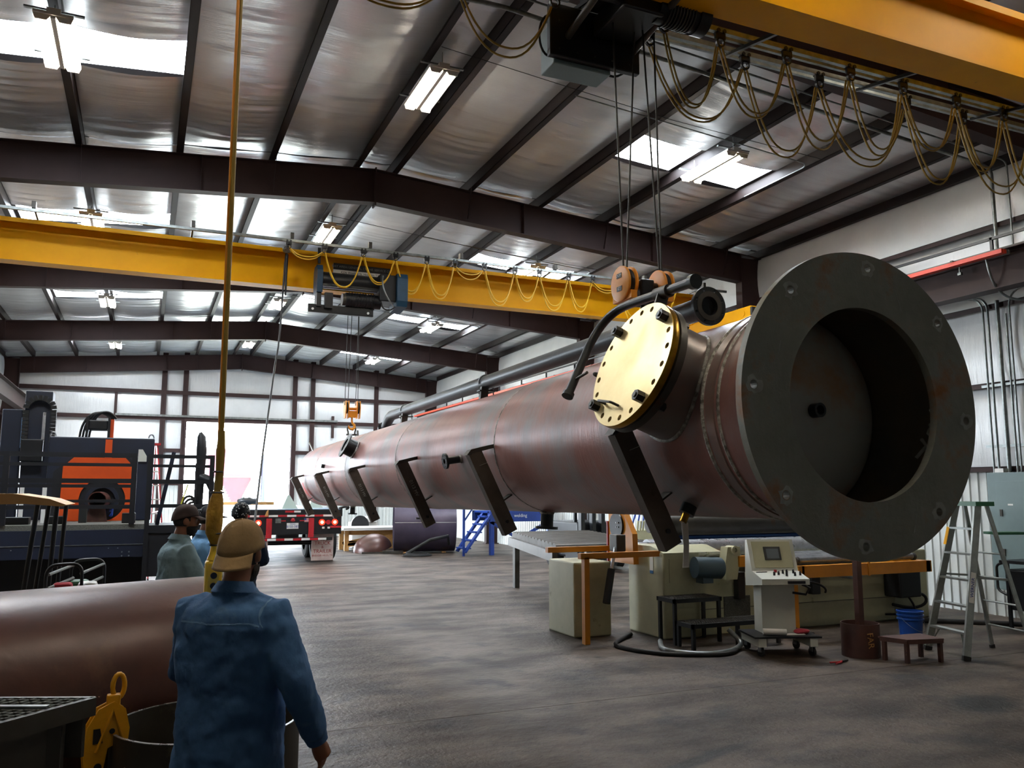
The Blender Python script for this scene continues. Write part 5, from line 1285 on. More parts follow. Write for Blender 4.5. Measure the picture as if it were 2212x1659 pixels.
for x in (.07, 1.0): MB().box(x-.035, x+.035, 14.38, 14.44, 0, 2.45).build('post', 'navy_dark', ra2)
MB().box(.80, .90, 15.4, 15.5, 0, 2.35).build('door_column', 'navy_dark', ra2)
MB().obox((.22, 14.6, 1.34), (.42, 14.6, 2.5), .06, .06, (0,1,0)).build('stair_stringer', 'navy', ra2)
for i in range(5): MB().obox((.14+.22*i, 15.6, 1.2-.24*i), (.14+.22*i, 16.3, 1.2-.24*i), .24, .03).build('tread', 'navy_dark', ra2)
M('yellow_green', '#cfcf3a', .5)
MB().obox((.48, 14.7, 1.36), (.66, 14.7, 1.98), .02, .02, (0,1,0)).build('yellow_rod', 'yellow_green', ra2)
# exhaust like arm with dark head in front of the doorway
ar = thing('fume_arm', 'dark fume extraction arm rising in front of the open door', 'fume arm', (.9, 15.0, 1.36))
vs = MB().tube([(.86, 15.0, 1.36), (.86, 15.0, 2.2), (.86, 15.0, 2.55), (.85, 15.0, 2.78), (.83, 15.0, 2.86)], [.05, .07, .085, .07, .025], 14).build('arm', 'navy_dark', ar, smooth=60)
MB().tube([(.86, 15.0, 2.1), (1.0, 14.95, 2.05), (1.06, 14.9, 1.9)], [.09, .08, .06], 12).build('elbow', 'navy_dark', ar, smooth=60)
for k in range(3):
    MB().tube([(.70 + .10*math.cos(t) + .03*k, 15.0, 1.66 + .13*math.sin(t) - .05*k) for t in [2*PI*i/16 for i in range(14)]], .022, 8).build('hose_loop', 'rubber', ar, smooth=60)
# red stepladder behind, standing on the floor
ld, _, _, _ = ladder('red_stepladder', 'tall red stepladder with white steps behind the machine railing', .02, 19.0, (.25, -1), .62, .36, 2.85, 1.1, 9, 'red', 'red', brand=False)
for ch_ in ld.children:
    if ch_.name.startswith('step'): ch_.data.materials[0] = MATS['white']

# ------------------------------------------------------------------ golf cart and hand cart behind the brown pipe
gc = thing('utility_cart', 'utility cart with tan canopy roof and black posts behind the brown pipe', 'utility cart', (-1.5, 9.6, 0))
rf = MB().prism([(-2.8, 1.72), (-2.75, 1.80), (-2.4, 1.84), (-1.1, 1.84), (-.80, 1.79), (-.66, 1.735), (-.70, 1.72), (-1.0, 1.745)], (0, 8.95, 0), (1,0,0), (0,0,1), (0, 1.15, 0)).build('canopy', 'tan', gc)
for x, dx in ((-.90, .03), (-.74, .08), (-2.6, .0)):
    for y in (9.0, 10.05): MB().cyl((x, y, 1.75), (x+dx-.12, y, .65), .022, n=10).build('post', 'black', gc, smooth=40)
MB().bbox(-2.8, -.86, 9.08, 10.1, .28, .68, .05).build('body', 'black_metal', gc)
MB().bbox(-2.3, -1.5, 9.0, 10.05, .68, .85, .04).bbox(-2.45, -2.3, 9.0, 10.05, .7, 1.25, .04).build('seat', 'tan', gc)
for x in (-1.15, -2.4):
    for y in (9.1, 10.0): MB().cyl((x, y-.08, .24), (x, y+.08, .24), .24, n=24).build('wheel', 'rubber', gc, smooth=40)
hc = thing('hand_cart', 'black tubular hand cart with rounded handles behind the brown pipe', 'hand cart', (-.55, 8.6, 0))
for y in (8.42, 8.92):
    w = .0 if y < 8.6 else .16
    MB().tube(fillet([(-.74+w, y, .95), (-.74+w, y, 1.22), (-.46+w, y, 1.23), (-.46+w, y, .60)], .10), .014, 10).build('handle_tube', 'black', hc, smooth=60)
for z in (1.18, 1.06, .95):
    MB().cyl((-.72, 8.42, z-.04), (-.56, 8.92, z), .014, n=8).cyl((-.47, 8.42, z-.04), (-.31, 8.92, z), .014, n=8).build('cross_rail', 'galv', hc)
MB().box(-.80, -.30, 8.35, 9.0, .55, .60).build('shelf', 'black_metal', hc)
for x in (-.72, -.38):
    for y in (8.45, 8.9): MB().cyl((x, y-.02, .09), (x, y+.02, .09), .09, n=16).box(x-.015, x+.015, y-.015, y+.015, .1, .56).build('caster', 'rubber', hc, smooth=40)
for nm, c, mt, lab in (('red_tool_bag', (-.62, 8.6, .60), 'red_cloth', 'red tool bag on the hand cart'), ('white_tub', (-.42, 8.62, .60), 'white', 'white tub on the hand cart'), ('green_box', (-.50, 8.82, .60), 'green_paint', 'green box on the hand cart')):
    tag(MB().bbox(c[0]-.08, c[0]+.08, c[1]-.09, c[1]+.09, c[2], c[2]+.45, .03).build(nm, mt, off=c), lab, nm.split('_')[-1])
# ------------------------------------------------------------------ flatbed trailer backed in through the door
tl = thing('flatbed_trailer', 'black flatbed trailer with red and white tape backed towards the vessel', 'trailer', (3.62, 24, 0))
TX0, TX1, TY = 2.28, 4.90, 22.6
MB().box(TX0, TX1, TY, 36.0, 1.32, 1.42).build('deck', 'deck_wood' if 'deck_wood' in MATS else 'galv', tl)
M('trailer_black', '#14161b', .35, col2='#0e1014', vscale=3)
rb_ = MB().box(TX0, TX1, TY-.04, TY, .76, 1.40).build('rear_bulkhead', 'trailer_black', tl)
def tape(x0, x1, z0, z1, y, parent, start=0, n=9):
    for i in range(n):
        a = x0 + (x1-x0)*i/n; b = x0 + (x1-x0)*(i+1)/n
        MB().box(a, b, y-.004, y, z0, z1).build('reflective_tape', 'red' if (i+start) % 2 == 0 else 'white', parent)
tape(TX0+.02, TX1-.02, 1.22, 1.27, TY-.04, rb_, 0, 11)
MB().box(3.42, 3.65, TY-.045, TY-.04, 1.33, 1.38).build('reflective_tape', 'red', rb_)
MB().box(3.65, 3.82, TY-.045, TY-.04, 1.33, 1.38).build('reflective_tape', 'white', rb_)
pc = MB().box(3.10, 4.06, TY-.02, TY+.04, .76, 1.2).build('plate_panel', 'trailer_black', tl)
for x in (3.02, 4.10): MB().box(x-.07, x+.07, TY-.06, TY-.0, .66, 1.18).build('bumper_post', 'red', tl)
bp_ = MB().box(2.55, 4.66, TY-.08, TY-.02, .60, .68).build('rear_bumper', 'trailer_black', tl)
tape(2.55, 4.50, .61, .665, TY-.08, bp_, 1, 9)
MB().box(3.47, 3.77, TY-.045, TY-.02, .91, 1.06).build('licence_plate', 'white', tl)
text('TEXAS', 'plate_lettering', 'blue_paint', tl, (3.62, TY-.047, 1.03), (1,0,0), (0,0,1), .05)
text('B1S0-385', 'plate_lettering', 'blue_paint', tl, (3.62, TY-.047, .965), (1,0,0), (0,0,1), .085)
for x in (3.38, 3.62, 3.86): MB().box(x-.06, x+.06, TY-.05, TY-.04, 1.105, 1.13).build('marker_lamp', 'red', tl)
MB().box(3.18, 3.32, TY-.045, TY-.04, 1.06, 1.18).build('sticker', 'galv', tl)
st = MB().box(3.92, 4.04, TY-.045, TY-.04, 1.08, 1.18).build('flag_sticker', 'white', tl)
for i in range(4): MB().box(3.92, 4.04, TY-.047, TY-.045, 1.083+.026*i, 1.095+.026*i).build('stripe', 'red', st)
MB().box(3.92, 3.97, TY-.049, TY-.045, 1.13, 1.18).build('canton', 'blue_paint', st)
MB().sphere((3.62, TY-.06, 1.14), .05, 12, 8).build('emblem', 'red', tl, smooth=60)
for x in (2.42, 2.75, 4.38, 4.72):
    l_ = MB().cyl((x, TY-.07, 1.07), (x, TY-.03, 1.07), .075, n=24).build('tail_light', 'red_lamp', tl, smooth=40)
    MB().sphere((x, TY-.07, 1.07), .04, 12, 8, 1, .4, 1).build('lamp_core', 'lamp_core', l_, smooth=60)
for x in (2.585, 4.55): MB().cyl((x, TY-.06, 1.07), (x, TY-.03, 1.07), .06, n=20).build('reflector', 'red', tl)
MB().box(4.60, 4.90, TY-.06, TY-.04, .92, .97).build('reflective_tape', 'red', rb_)
for x in (4.42, 4.56): MB().box(x-.03, x+.03, TY-.06, TY-.04, .90, .95).build('reverse_lamp', 'white', rb_)
M('mud_flap', '#b9aaa4', .6, col2='#a08c86', vscale=3)
M('flap_red', '#7d1f1a', .6)
for x, s in ((4.44, 1), (2.74, 1)):
    fl_ = MB().bbox(x-.29, x+.29, TY+.10, TY+.115, .06, .84, .006).build('mud_flap', 'mud_flap', tl)
    for i, (w, z, h) in enumerate((("PLE'S", .62, .13), ('TRUCK', .51, .13), ('&', .41, .10), ('TRAILER', .30, .13), ('BRIDGER HILLS, TX', .19, .065))):
        text(w, 'flap_lettering', 'flap_red', fl_, (x, TY+.097, z), (1,0,0), (0,0,1), h)
    MB().box(x-.30, x+.30, TY+.08, TY+.14, .84, .88).build('flap_hanger', 'trailer_black', tl)
for x in (2.55, 4.62):
    for y in (23.6, 24.85):
        for dx in (-.17, .17):
            w_ = MB().lathe([(.28, -.13), (.46, -.12), (.50, -.08), (.50, .08), (.46, .12), (.28, .13)], o=(x - (dx if x < 3 else -dx)*1 - .0, y, .50), d=(1,0,0), n=40).build('tyre', 'rubber', tl, smooth=40)
            MB().lathe([(.0, .02), (.27, .04), (.28, .12)], o=(x + dx, y, .50), d=(1,0,0), n=28).build('wheel_rim', 'galv', w_, smooth=40)
for y in (23.6, 24.85): MB().cyl((2.5, y, .50), (4.7, y, .50), .07, n=16).build('axle', 'trailer_black', tl)
for x in (3.2, 4.0): MB().box(x-.06, x+.06, TY+.1, 35.5, .95, 1.32).build('main_beam', 'trailer_black', tl)
for x in (TX0, TX1): MB().box(x-.03, x+.03, TY, 36.0, 1.22, 1.42).build('side_rail', 'trailer_black', tl)
MB().bbox(3.3, 3.9, 23.2, 25.3, .55, .95, .04).build('suspension', 'trailer_black', tl)
tl_d = [c for c in tl.children if c.name.startswith('deck')][0]
M('deck_wood2', '#8aa0b4', .35, col2='#73899c', vscale=2); tl_d.data.materials[0] = MATS['deck_wood2']
# tent shaped steel pieces lying on the trailer, timber and rags
M('grey_tent', '#8c9a92', .6)
for k, (x, y, w, h, lab) in enumerate(((3.62, 23.4, .42, .36, 'pointed grey steel cone standing on the trailer deck beside the vessel'), (4.45, 24.2, .42, .30, 'pointed grey steel cone on the trailer deck behind the vessel end'))):
    o = MB().add([(x-w/2, y-.3, 1.42), (x+w/2, y-.3, 1.42), (x+w/2, y+.3, 1.42), (x-w/2, y+.3, 1.42), (x-.02, y-.02, 1.42+h), (x+.03, y-.02, 1.42+h), (x+.03, y+.03, 1.42+h), (x-.02, y+.03, 1.42+h)],
                 [(3,2,1,0), (0,1,5,4), (1,2,6,5), (2,3,7,6), (3,0,4,7), (4,5,6,7)]).build('steel_cone', 'grey_tent', off=(x, y, 1.42))
    tag(o, lab, 'steel cone')
o = MB().box(2.4, 4.3, 31.0, 31.2, 1.42, 1.52).build('timber_beam', 'wood', off=(3.4, 31.1, 1.42)); tag(o, 'brown timber beam lying across the trailer deck', 'timber')
rb = MB().sphere((3.35, 30.6, 1.56), .28, 14, 8, 1.3, .8, .4); rb.v = [tuple(Vector(v) + Vector((0, 0, .06*noise.noise(Vector(v)*9)))) for v in rb.v]
tag(rb.build('strap_pile', 'black', smooth=60, off=(3.35, 30.6, 1.42)), 'dark heap of straps on the trailer deck', 'strap heap')
tag(MB().tube(bez((4.86, 22.75, 1.42), (5.1, 22.7, 1.52), (5.2, 22.7, 1.44), (5.05, 22.75, 1.40)), .03, 8).build('winch_handle', 'black', smooth=60, off=(4.9, 22.75, 1.42)), 'black looped ratchet handle at the trailer corner', 'ratchet')
# broken spear of wood propped on the trailer corner
tag(MB().prism([(2.90, 1.24), (2.98, 1.24), (2.99, 1.42), (2.94, 1.36)], (0, TY-.10, 0), (1,0,0), (0,0,1), (0, .03, 0)).build('wood_wedge', 'wood', off=(2.95, TY-.1, 1.24)), 'small brown wooden wedge against the trailer tail light', 'wedge')

# ------------------------------------------------------------------ outside: maroon grain hopper trailer seen through the door
ho = thing('hopper_trailer', 'pinkish maroon hopper trailer standing outside the open door', 'hopper trailer', (4.2, 46, 0))
M('maroon', '#4a1020', .6, col2='#3e0c1a', vscale=1.5)
MB().box(2.90, 5.30, 45, 51, 2.65, 4.08).build('bin', 'maroon', ho)
MB().add([(3.45, 45, 2.62), (5.1, 45, 2.62), (5.1, 47.4, 2.62), (3.45, 47.4, 2.62), (4.15, 45.6, 1.30), (4.55, 45.6, 1.30), (4.55, 46.6, 1.30), (4.15, 46.6, 1.30)], [(3,2,1,0), (0,1,5,4), (1,2,6,5), (2,3,7,6), (3,0,4,7), (4,5,6,7)]).build('discharge_cone', 'maroon', ho)
for a, b in (((3.5, 44.95, 2.65), (5.05, 44.95, 2.65)), ((3.5, 44.95, 2.65), (3.5, 44.95, 2.2)), ((5.05, 44.95, 2.65), (5.05, 44.95, 2.2))): MB().obox(a, b, .05, .05).build('frame_rail', 'white', ho)
for x in (3.0, 5.25): MB().box(x-.06, x+.06, 44.95, 45.05, .0, 2.65).build('leg', 'white', ho)
for x in (3.2, 5.0):
    MB().cyl((x-.2, 49.5, .5), (x+.2, 49.5, .5), .5, n=28).build('wheel', 'rubber', ho, smooth=40)
MB().obox((3.62, 44.9, 2.2), (4.1, 44.9, 1.2), .05, .05).build('ladder_rail', 'white', ho)
for i in range(7): MB().obox((3.62+.07*i-.14, 44.88, 2.15-.14*i), (3.62+.07*i+.10, 44.88, 2.15-.14*i), .03, .03).build('ladder_rung', 'white', ho)
dp = thing('hose_boom', 'dark blue hose boom standing outside at the doorway edge', 'boom', (5.7, 45.5, 0))
MB().tube([(5.72, 45.2, 0), (5.72, 45.2, 1.6), (5.70, 45.2, 3.0), (5.66, 45.2, 3.8)], [.16, .16, .13, .03], 14).build('mast', 'navy', dp, smooth=60)

# ------------------------------------------------------------------ shell section, dished head, crates, gantry behind the vessel
M('shell_purple', '#524a5c', .4, .15, col2='#463f50', vscale=2)
ps = thing('shell_section', 'large open purple-grey steel shell section lying on the floor under the vessel', 'steel shell', (8.0, 25.4, 0))
MB().lathe([(.86, -.95), (.86, .95), (.845, .95), (.845, -.95)], o=(8.15, 25.5, .88), d=(.97, -.24, 0), n=72, closed=True).build('shell_wall', 'shell_purple', ps, smooth=50)
MB().lathe([(.0, -.05), (.845, -.05)], o=(8.15, 25.5, .88), d=(.97, -.24, 0), n=48).build('inner_diaphragm', 'shell_purple', ps)
for sg in (-1, 1): MB().obox(Vector((8.15, 25.5, .02)) + Vector((.97,-.24,0))*(.6*sg) + Vector((-.4*.24, -.4, 0)), Vector((8.15, 25.5, .02)) + Vector((.97,-.24,0))*(.6*sg) + Vector((.1, .4, 0)), .12, .03).build('timber_rest', 'wood', ps)
a_ = Vector((.97, -.24, 0)).normalized()
side_n = Vector((-.24, -.97, 0))
MB().tube([Vector((8.15, 25.5, .88)) + a_*t + Vector((-.24, -.97, 0)).normalized()*.864 + Vector((0, 0, .06)) for t in (-.93, 0, .93)], .006, 5).build('chalk_line', 'chalk', ps)
dh = thing('dished_head', 'brown dished steel head lying on the floor beside the purple shell', 'dished head', (6.95, 26.2, 0))
MB().lathe([(.60*math.cos(t), .46*math.sin(t)) for t in [PI/2*i/10 for i in range(11)]], o=(6.66, 26.05, .10), d=(-.2, -.1, .97), n=48).build('dome', 'pipe_brown', dh, smooth=60)
MB().box(6.2, 7.05, 25.95, 26.1, 0, .08).build('timber_rest', 'wood', dh)
# timber trestle with white sheet
tr_ = thing('timber_trestle', 'light timber trestle frame carrying white sheets by the back wall', 'timber trestle', (6.9, 27.2, 0))
for x in (6.02, 7.7):
    for y in (26.9, 27.7): MB().box(x-.07, x+.07, y-.05, y+.05, 0, .62).build('leg', 'wood', tr_)
for y in (26.9, 27.7):
    MB().box(5.95, 7.8, y-.03, y+.03, .50, .64).build('side_board', 'wood', tr_)
    MB().obox((6.05, y-.05, .18), (7.6, y-.05, .46), .04, .12).build('diagonal_board', 'wood', tr_)
    MB().obox((6.05, y-.05, .22), (7.6, y-.05, .22), .04, .10).build('stretcher', 'wood', tr_)
for k in range(2):
    o = MB().bbox(5.75+.1*k, 7.9, 26.6, 28.0, .645+.05*k, .69+.05*k, .01).build('white_sheet', 'white', off=(6.9, 27.2, .65+.05*k))
    tag(o, ['lower white sheet lying on the timber trestle', 'upper white sheet lying on the timber trestle'][k], 'sheet')
ws = thing('white_saw', 'white machine with dark round guard behind the timber trestle', 'machine', (6.9, 28.6, 0))
MB().bbox(6.5, 7.4, 28.3, 28.9, 0, .85, .03).build('cabinet', 'white', ws)
MB().lathe([(0, 0), (.30, 0), (.30, .10), (0, .10)], o=(6.75, 28.25, .78), d=(0, -1, 0), n=32).build('guard', 'black', ws, smooth=40)
MB().bbox(7.0, 7.35, 28.2, 28.5, .85, 1.05, .02).build('motor', 'white', ws)
tag(MB().box(7.75, 8.2, 28.0, 28.2, .42, .60).box(7.78, 7.83, 28.05, 28.15, 0, .42).box(8.12, 8.17, 28.05, 28.15, 0, .42).build('steel_stand', 'steel_dark', off=(8, 28.1, 0)), 'small dark steel stand by the ribbed back wall', 'stand')
# scrap on the floor
o = thing('steel_offcuts', 'dark steel offcut lying on the floor before the dished head', 'offcut', (6.8, 26.0, 0))
MB().obox((6.15, 25.4, .03), (6.9, 25.3, .03), .06, .05).build('flat_bar', 'steel_dark', o)
MB().obox((6.75, 25.2, .05), (7.35, 25.05, .05), .16, .08).build('angle_piece', 'steel_dark', o)
hs = MB()
for k in range(3): hs.tube([(7.45 + (.42-.05*k)*math.cos(t), 23.9 + (.32-.04*k)*math.sin(t), .03+.02*k) for t in [2*PI*i/24 for i in range(24)]], .018, 6, closed=True)
tag(hs.build('coiled_cable', 'rubber', smooth=60, off=(7.45, 23.9, 0)), 'black cable coil on the floor in front of the purple shell', 'cable coil')
tag(MB().tube([(7.2, 24.2, .05), (7.9, 24.1, .45), (8.5, 24.2, .55), (8.6, 24.4, .3)], .05, 10).build('hose_arc', 'rubber', smooth=60, off=(8, 24.1, 0)), 'thick dark hose arching in front of the purple shell', 'hose')
# blue gantry stairs
bg_ = thing('blue_work_platform', 'blue steel work platform with stairs behind the vessel', 'work platform', (10.4, 23.5, 0))
for yy in (23.3, 24.6): MB().bbox(9.5, 11.6, yy, yy+.2, .98, 1.30, .01).build('deck_beam', 'blue_paint', bg_)
MB().box(9.5, 11.6, 23.4, 24.7, 1.24, 1.30).build('deck', 'blue_paint', bg_)
for s in (23.35, 24.0):
    MB().obox((8.72, s, .1), (9.6, s, 1.28), .06, .16, (0,1,0)).build('stringer', 'blue_paint', bg_)
for i in range(5): t = (i+.5)/5; MB().box(8.72+.86*t-.12, 8.72+.86*t+.12, 23.35, 24.0, .1+1.15*t-.02, .1+1.15*t+.02).build('tread', 'blue_paint', bg_)
MB().box(8.66, 8.72, 23.32, 23.38, 0, 2.1).build('rail_post', 'blue_paint', bg_)
MB().obox((8.69, 23.35, 1.0), (9.5, 23.35, 2.15), .04, .04, (0,1,0)).build('handrail', 'blue_paint', bg_)
MB().obox((9.55, 23.4, .98), (10.5, 23.4, .45), .08, .10, (0,1,0)).obox((11.5, 23.4, .98), (10.5, 23.4, .45), .08, .10, (0,1,0)).build('brace', 'blue_paint', bg_)
for x in (9.6, 11.5): MB().box(x-.06, x+.06, 23.35, 23.47, 0, 1.0).build('leg', 'blue_paint', bg_)
text('welding', 'deck_lettering', 'white', bg_, (10.5, 23.295, 1.16), (1,0,0), (0,0,1), .14)
# dark forklift
fk = thing('forklift', 'dark forklift with tall mast parked behind the roller conveyor', 'forklift', (10.2, 18.2, 0))
for x in (9.55, 9.85, 10.1): MB().box(x-.05, x+.05, 17.6, 17.75, .1, 2.1).build('mast_channel', 'black_metal', fk)
MB().bbox(9.5, 10.7, 17.8, 19.4, .3, 1.15, .05).build('body', 'black_metal', fk)
for x in (9.55, 10.65):
    for y in (18.0, 19.3): MB().box(x-.04, x+.04, y-.04, y+.04, 1.15, 2.1).build('overhead_guard_post', 'black_metal', fk)
MB().box(9.5, 10.7, 17.95, 19.35, 2.08, 2.14).build('overhead_guard', 'black_metal', fk)
for x in (9.55, 10.65):
    for y in (18.0, 19.1): MB().cyl((x-.1, y, .32), (x+.1, y, .32), .32, n=24).build('wheel', 'rubber', fk, smooth=40)
for x in (9.7, 10.3): MB().box(x-.06, x+.06, 16.6, 17.65, .08, .13).build('fork', 'steel_dark', fk)
ty_ = thing('yellow_valve_unit', 'small pale yellow valve unit behind the yellow drop-end frame', 'valve unit', (10.4, 16.3, 0))
MB().bbox(10.1, 10.6, 16.2, 16.5, .0, 1.02, .03).build('stand', 'machine_cream', ty_)
for i in range(3): MB().tube([(10.16+.15*i, 16.2, 1.0), (10.16+.15*i, 16.15, 1.22), (10.24+.15*i, 16.15, 1.22), (10.24+.15*i, 16.2, 1.0)], .025, 8).build('valve', 'machine_cream', ty_, smooth=60)
for i in range(3): MB().obox((10.1+.15*i, 16.35, 1.05), (10.3+.1*i, 16.4, 1.5), .03, .03, (0,1,0)).build('hose', 'blue_paint', ty_)
# ------------------------------------------------------------------ people
M('denim_shirt', '#3f6a9a', .85, col2='#325682', vscale=3, col3='#6a88a4', s3=3.5, lo3=.58, hi3=.8, bump=.5, bscale=7, bstretch=(1, 1, .6))
M('denim_seam', '#5d82aa', .85)
M('grey_shirt', '#76909a', .85, col2='#647c84', vscale=3, bump=.5, bscale=8)
M('light_shirt', '#7cb0de', .85, col2='#6aa0d0', vscale=3, bump=.5, bscale=8)
M('navy_shirt', '#22344e', .85, col2='#1b2a40', vscale=3, bump=.5, bscale=8)
M('jeans', '#27303f', .9, col2='#1f2733', vscale=4)
M('cap_tan', '#a5875c', .85, col2='#836a46', vscale=5, col3='#c4a878', s3=4, lo3=.58, hi3=.75, bump=.3, bscale=12)
M('cap_brown', '#4b3d3a', .85, col2='#3c302e', vscale=5)
M('cap_grey', '#33343a', .85)
M('hair', '#15110f', .8, bump=.6, bscale=90)
M('boot', '#3a2c20', .7)
M('eye_white', '#d8d4cc', .3)
M('lip', '#6a3a30', .5)
M('bandana', '#15161a', .85)
M('bandana_dot', '#cfcfcf', .85)

def loft(mb, rings, n=24):
    """rings: (cx, cy, z, rx, ry) stacked sections, capped"""
    vs = []; fs = []
    for (cx_, cy_, z, rx, ry) in rings:
        for i in range(n):
            t = 2*PI*i/n; c, s = math.cos(t), math.sin(t)
            k = 1/((abs(c)**2.5 + abs(s)**2.5)**(1/2.5))          # slightly boxy section
            vs.append((cx_ + rx*c*k, cy_ + ry*s*k, z))
    m = len(rings)
    for j in range(m-1):
        for i in range(n): fs.append((j*n+i, j*n+(i+1) % n, (j+1)*n+(i+1) % n, (j+1)*n+i))
    fs += [tuple(range(n-1, -1, -1)), tuple(range((m-1)*n, m*n))]
    return mb.add(vs, fs)
def weld_skin(o, vox, smooth=6):
    """melt the pieces of a figure into one continuous surface"""
    r = o.modifiers.new('melt', 'REMESH'); r.mode = 'VOXEL'; r.voxel_size = vox; r.use_smooth_shade = True
    s = o.modifiers.new('soften', 'SMOOTH'); s.factor = .5; s.iterations = smooth
def hand(mb, w, d, palm_n, s=1.0, curl=.5, thumb=1):
    """hand from wrist w pointing along d; palm_n is the direction the palm faces"""
    d = Vector(d).normalized(); pn = Vector(palm_n); pn = (pn - d*pn.dot(d)).normalized(); sd = d.cross(pn)*thumb
    w = Vector(w)
    c = w + d*.045*s
    mb.tube([w - d*.02*s, w + d*.01*s, c, w + d*.085*s], [.024*s, .027*s, .036*s, .036*s], 14)
    for k, (off, ln) in enumerate(((.030, .072), (.010, .080), (-.011, .075), (-.030, .058))):
        p0 = w + d*.075*s + sd*off*s; q = [p0]
        a = 0
        for seg in (.45, .32, .23):
            a += curl*.55; dd_ = d*math.cos(a) + pn*math.sin(a); q.append(q[-1] + dd_*ln*seg*s)
        mb.tube(q, [.0095*s, .0092*s, .0085*s, .007*s], 10)
    p0 = w + d*.025*s + sd*.026*s
    mb.tube([p0, p0 + (d*.5 + sd*.75 + pn*.25).normalized()*.032*s, p0 + (d*.75 + sd*.5 + pn*.35).normalized()*.065*s], [.013*s, .011*s, .008*s], 10)
def person(name, label, loc, rotz, shirt, trousers, head_turn, armL, armR, H=1.74, skin='skin', cap=None, vox=.011, belly=1.0, hair=True, beard=False, tilt=0.0, handL=None, handR=None, shirt_hem=.80, bulk=1.0):
    """faces +y locally. armX: (shoulder, elbow, wrist) local points"""
    t = thing(name, label, 'person', loc); t.rotation_euler = (0, 0, math.radians(rotz)); WLOC[t.name] = Vector((0, 0, 0))
    k = H/1.74
    armL, armR = [tuple([Vector(a[0]) + Vector((-.022*(1 if a[0][0] > 0 else -1), 0, -.022))] + [Vector(p) for p in a[1:]]) for a in (armL, armR)]
    HC = Vector((0, .035, 1.615))*k                                    # head centre
    R = Matrix.Rotation(math.radians(head_turn), 3, 'Z') @ Matrix.Rotation(tilt, 3, 'X')
    def hp(x, y, z): return HC + R @ (Vector((x, y, z))*k)
    b = MB()
    def ell(c, rx, ry, rz, mb=b):
        q = MB().sphere((0, 0, 0), 1, 18, 12); mb.add([HC + R @ (Vector((v[0]*rx, v[1]*ry, v[2]*rz))*k + Vector(c)*k) for v in q.v], q.f)
    ell((0, 0, .02), .077, .097, .108); ell((0, .035, -.055), .058, .060, .062)
    ell((0, .100, -.012), .016, .020, .026); ell((0, .085, .03), .055, .018, .012); ell((0, .092, -.05), .024, .010, .012)
    for s in (-1, 1): ell((s*.078, -.008, -.005), .012, .020, .032)
    b.tube([Vector((0, -.01, 1.40))*k, Vector((0, .0, 1.50))*k, HC + Vector((0, -.015, -.06))*k], [.062*k, .056*k, .056*k], 16)
    loft(b, [(0, 0, z*k, rx*k, ry*k) for z, rx, ry in ((.80, .15, .10), (.95, .16, .11), (1.15, .155, .105), (1.30, .165, .105), (1.38, .13, .08), (1.45, .06, .05))])
    for s in (-1, 1):
        b.tube([Vector((s*.085, 0, .86))*k, Vector((s*.095, .01, .48))*k, Vector((s*.10, -.01, .10))*k], [.085*k, .056*k, .042*k], 14)
        b.tube([Vector((s*.10, -.05, .06))*k, Vector((s*.105, .06, .045))*k, Vector((s*.115, .17, .035))*k], [.042*k, .040*k, .030*k], 12)
    for a, hd, th in ((armL, handL, -1), (armR, handR, 1)):
        S, E, W = [Vector(p)*k for p in a]
        b.tube([S, S.lerp(E, .5), E, E.lerp(W, .4), W], [.040*k, .044*k, .039*k, .040*k, .026*k], 14)
        hd = hd or ((W-E).normalized(), Vector((-S.x, 0, 0)), .5)
        hand(b, W, hd[0], hd[1], k, hd[2], th)
    body = b.build('body', skin, t, smooth=60); weld_skin(body, vox*.75, 3)
    for s in (-1, 1):
        e = MB().sphere(hp(s*.032, .083, .012), .011*k, 10, 8).build('eye', 'eye_white', t, smooth=60)
        MB().sphere(hp(s*.032, .0925, .012), .0045*k, 8, 6).build('iris', 'hair', e)
    MB().tube([hp(x, .098 - abs(x)*.25, -.052) for x in (-.024, -.012, 0, .012, .024)], .0045*k, 6).build('mouth', 'lip', t, smooth=60)
    # shirt
    s_ = MB()
    loft(s_, [(0, .0, shirt_hem*k, .190*belly*k, .140*belly*k), (0, .005, .92*k, .188*belly*k, .142*belly*k), (0, .01, 1.08*k, .184*belly*k, .140*belly*k), (0, .0, 1.24*k, .205*bulk*k, .142*bulk*k), (0, -.008, 1.33*k, .200*bulk*k, .132*bulk*k),
               (0, -.012, 1.395*k, .165*bulk*k, .108*bulk*k), (0, -.008, 1.445*k, .105*k, .085*k), (0, 0, 1.485*k, .070*k, .066*k)])
    for a in (armL, armR):
        S, E, W = [Vector(p)*k for p in a]; inn = Vector((S.x*.55, S.y, S.z+.005))
        f = lambda q, r: (q, r)
        inn = Vector((S.x*.5, S.y, S.z+.012)); pts = [inn, S, S.lerp(E, .45), E, E.lerp(W, .35), E.lerp(W, .75), E.lerp(W, .93)]
        s_.tube(pts, [q*bulk for q in (.060*k, .068*k, .068*k, .064*k, .062*k, .052*k, .043*k)], 18)
    # cloth folds
    sh = s_.build('shirt', shirt, t, smooth=60); weld_skin(sh, vox, 4)
    tx = bpy.data.textures.new('cloth_folds', 'CLOUDS'); tx.noise_scale = .11; tx.noise_depth = 3
    dm = sh.modifiers.new('folds', 'DISPLACE'); dm.texture = tx; dm.strength = .035; dm.mid_level = .5; dm.texture_coords = 'LOCAL'
    for a, nm in ((armL, 'L'), (armR, 'R')):
        S, E, W = [Vector(p)*k for p in a]; d = (W-E).normalized(); c0 = E.lerp(W, .86)
        cf = MB().tube([c0, c0 + d*.022*k, c0 + d*.05*k], [.047*k, .048*k, .043*k], 18).build('cuff', shirt, sh, smooth=50)
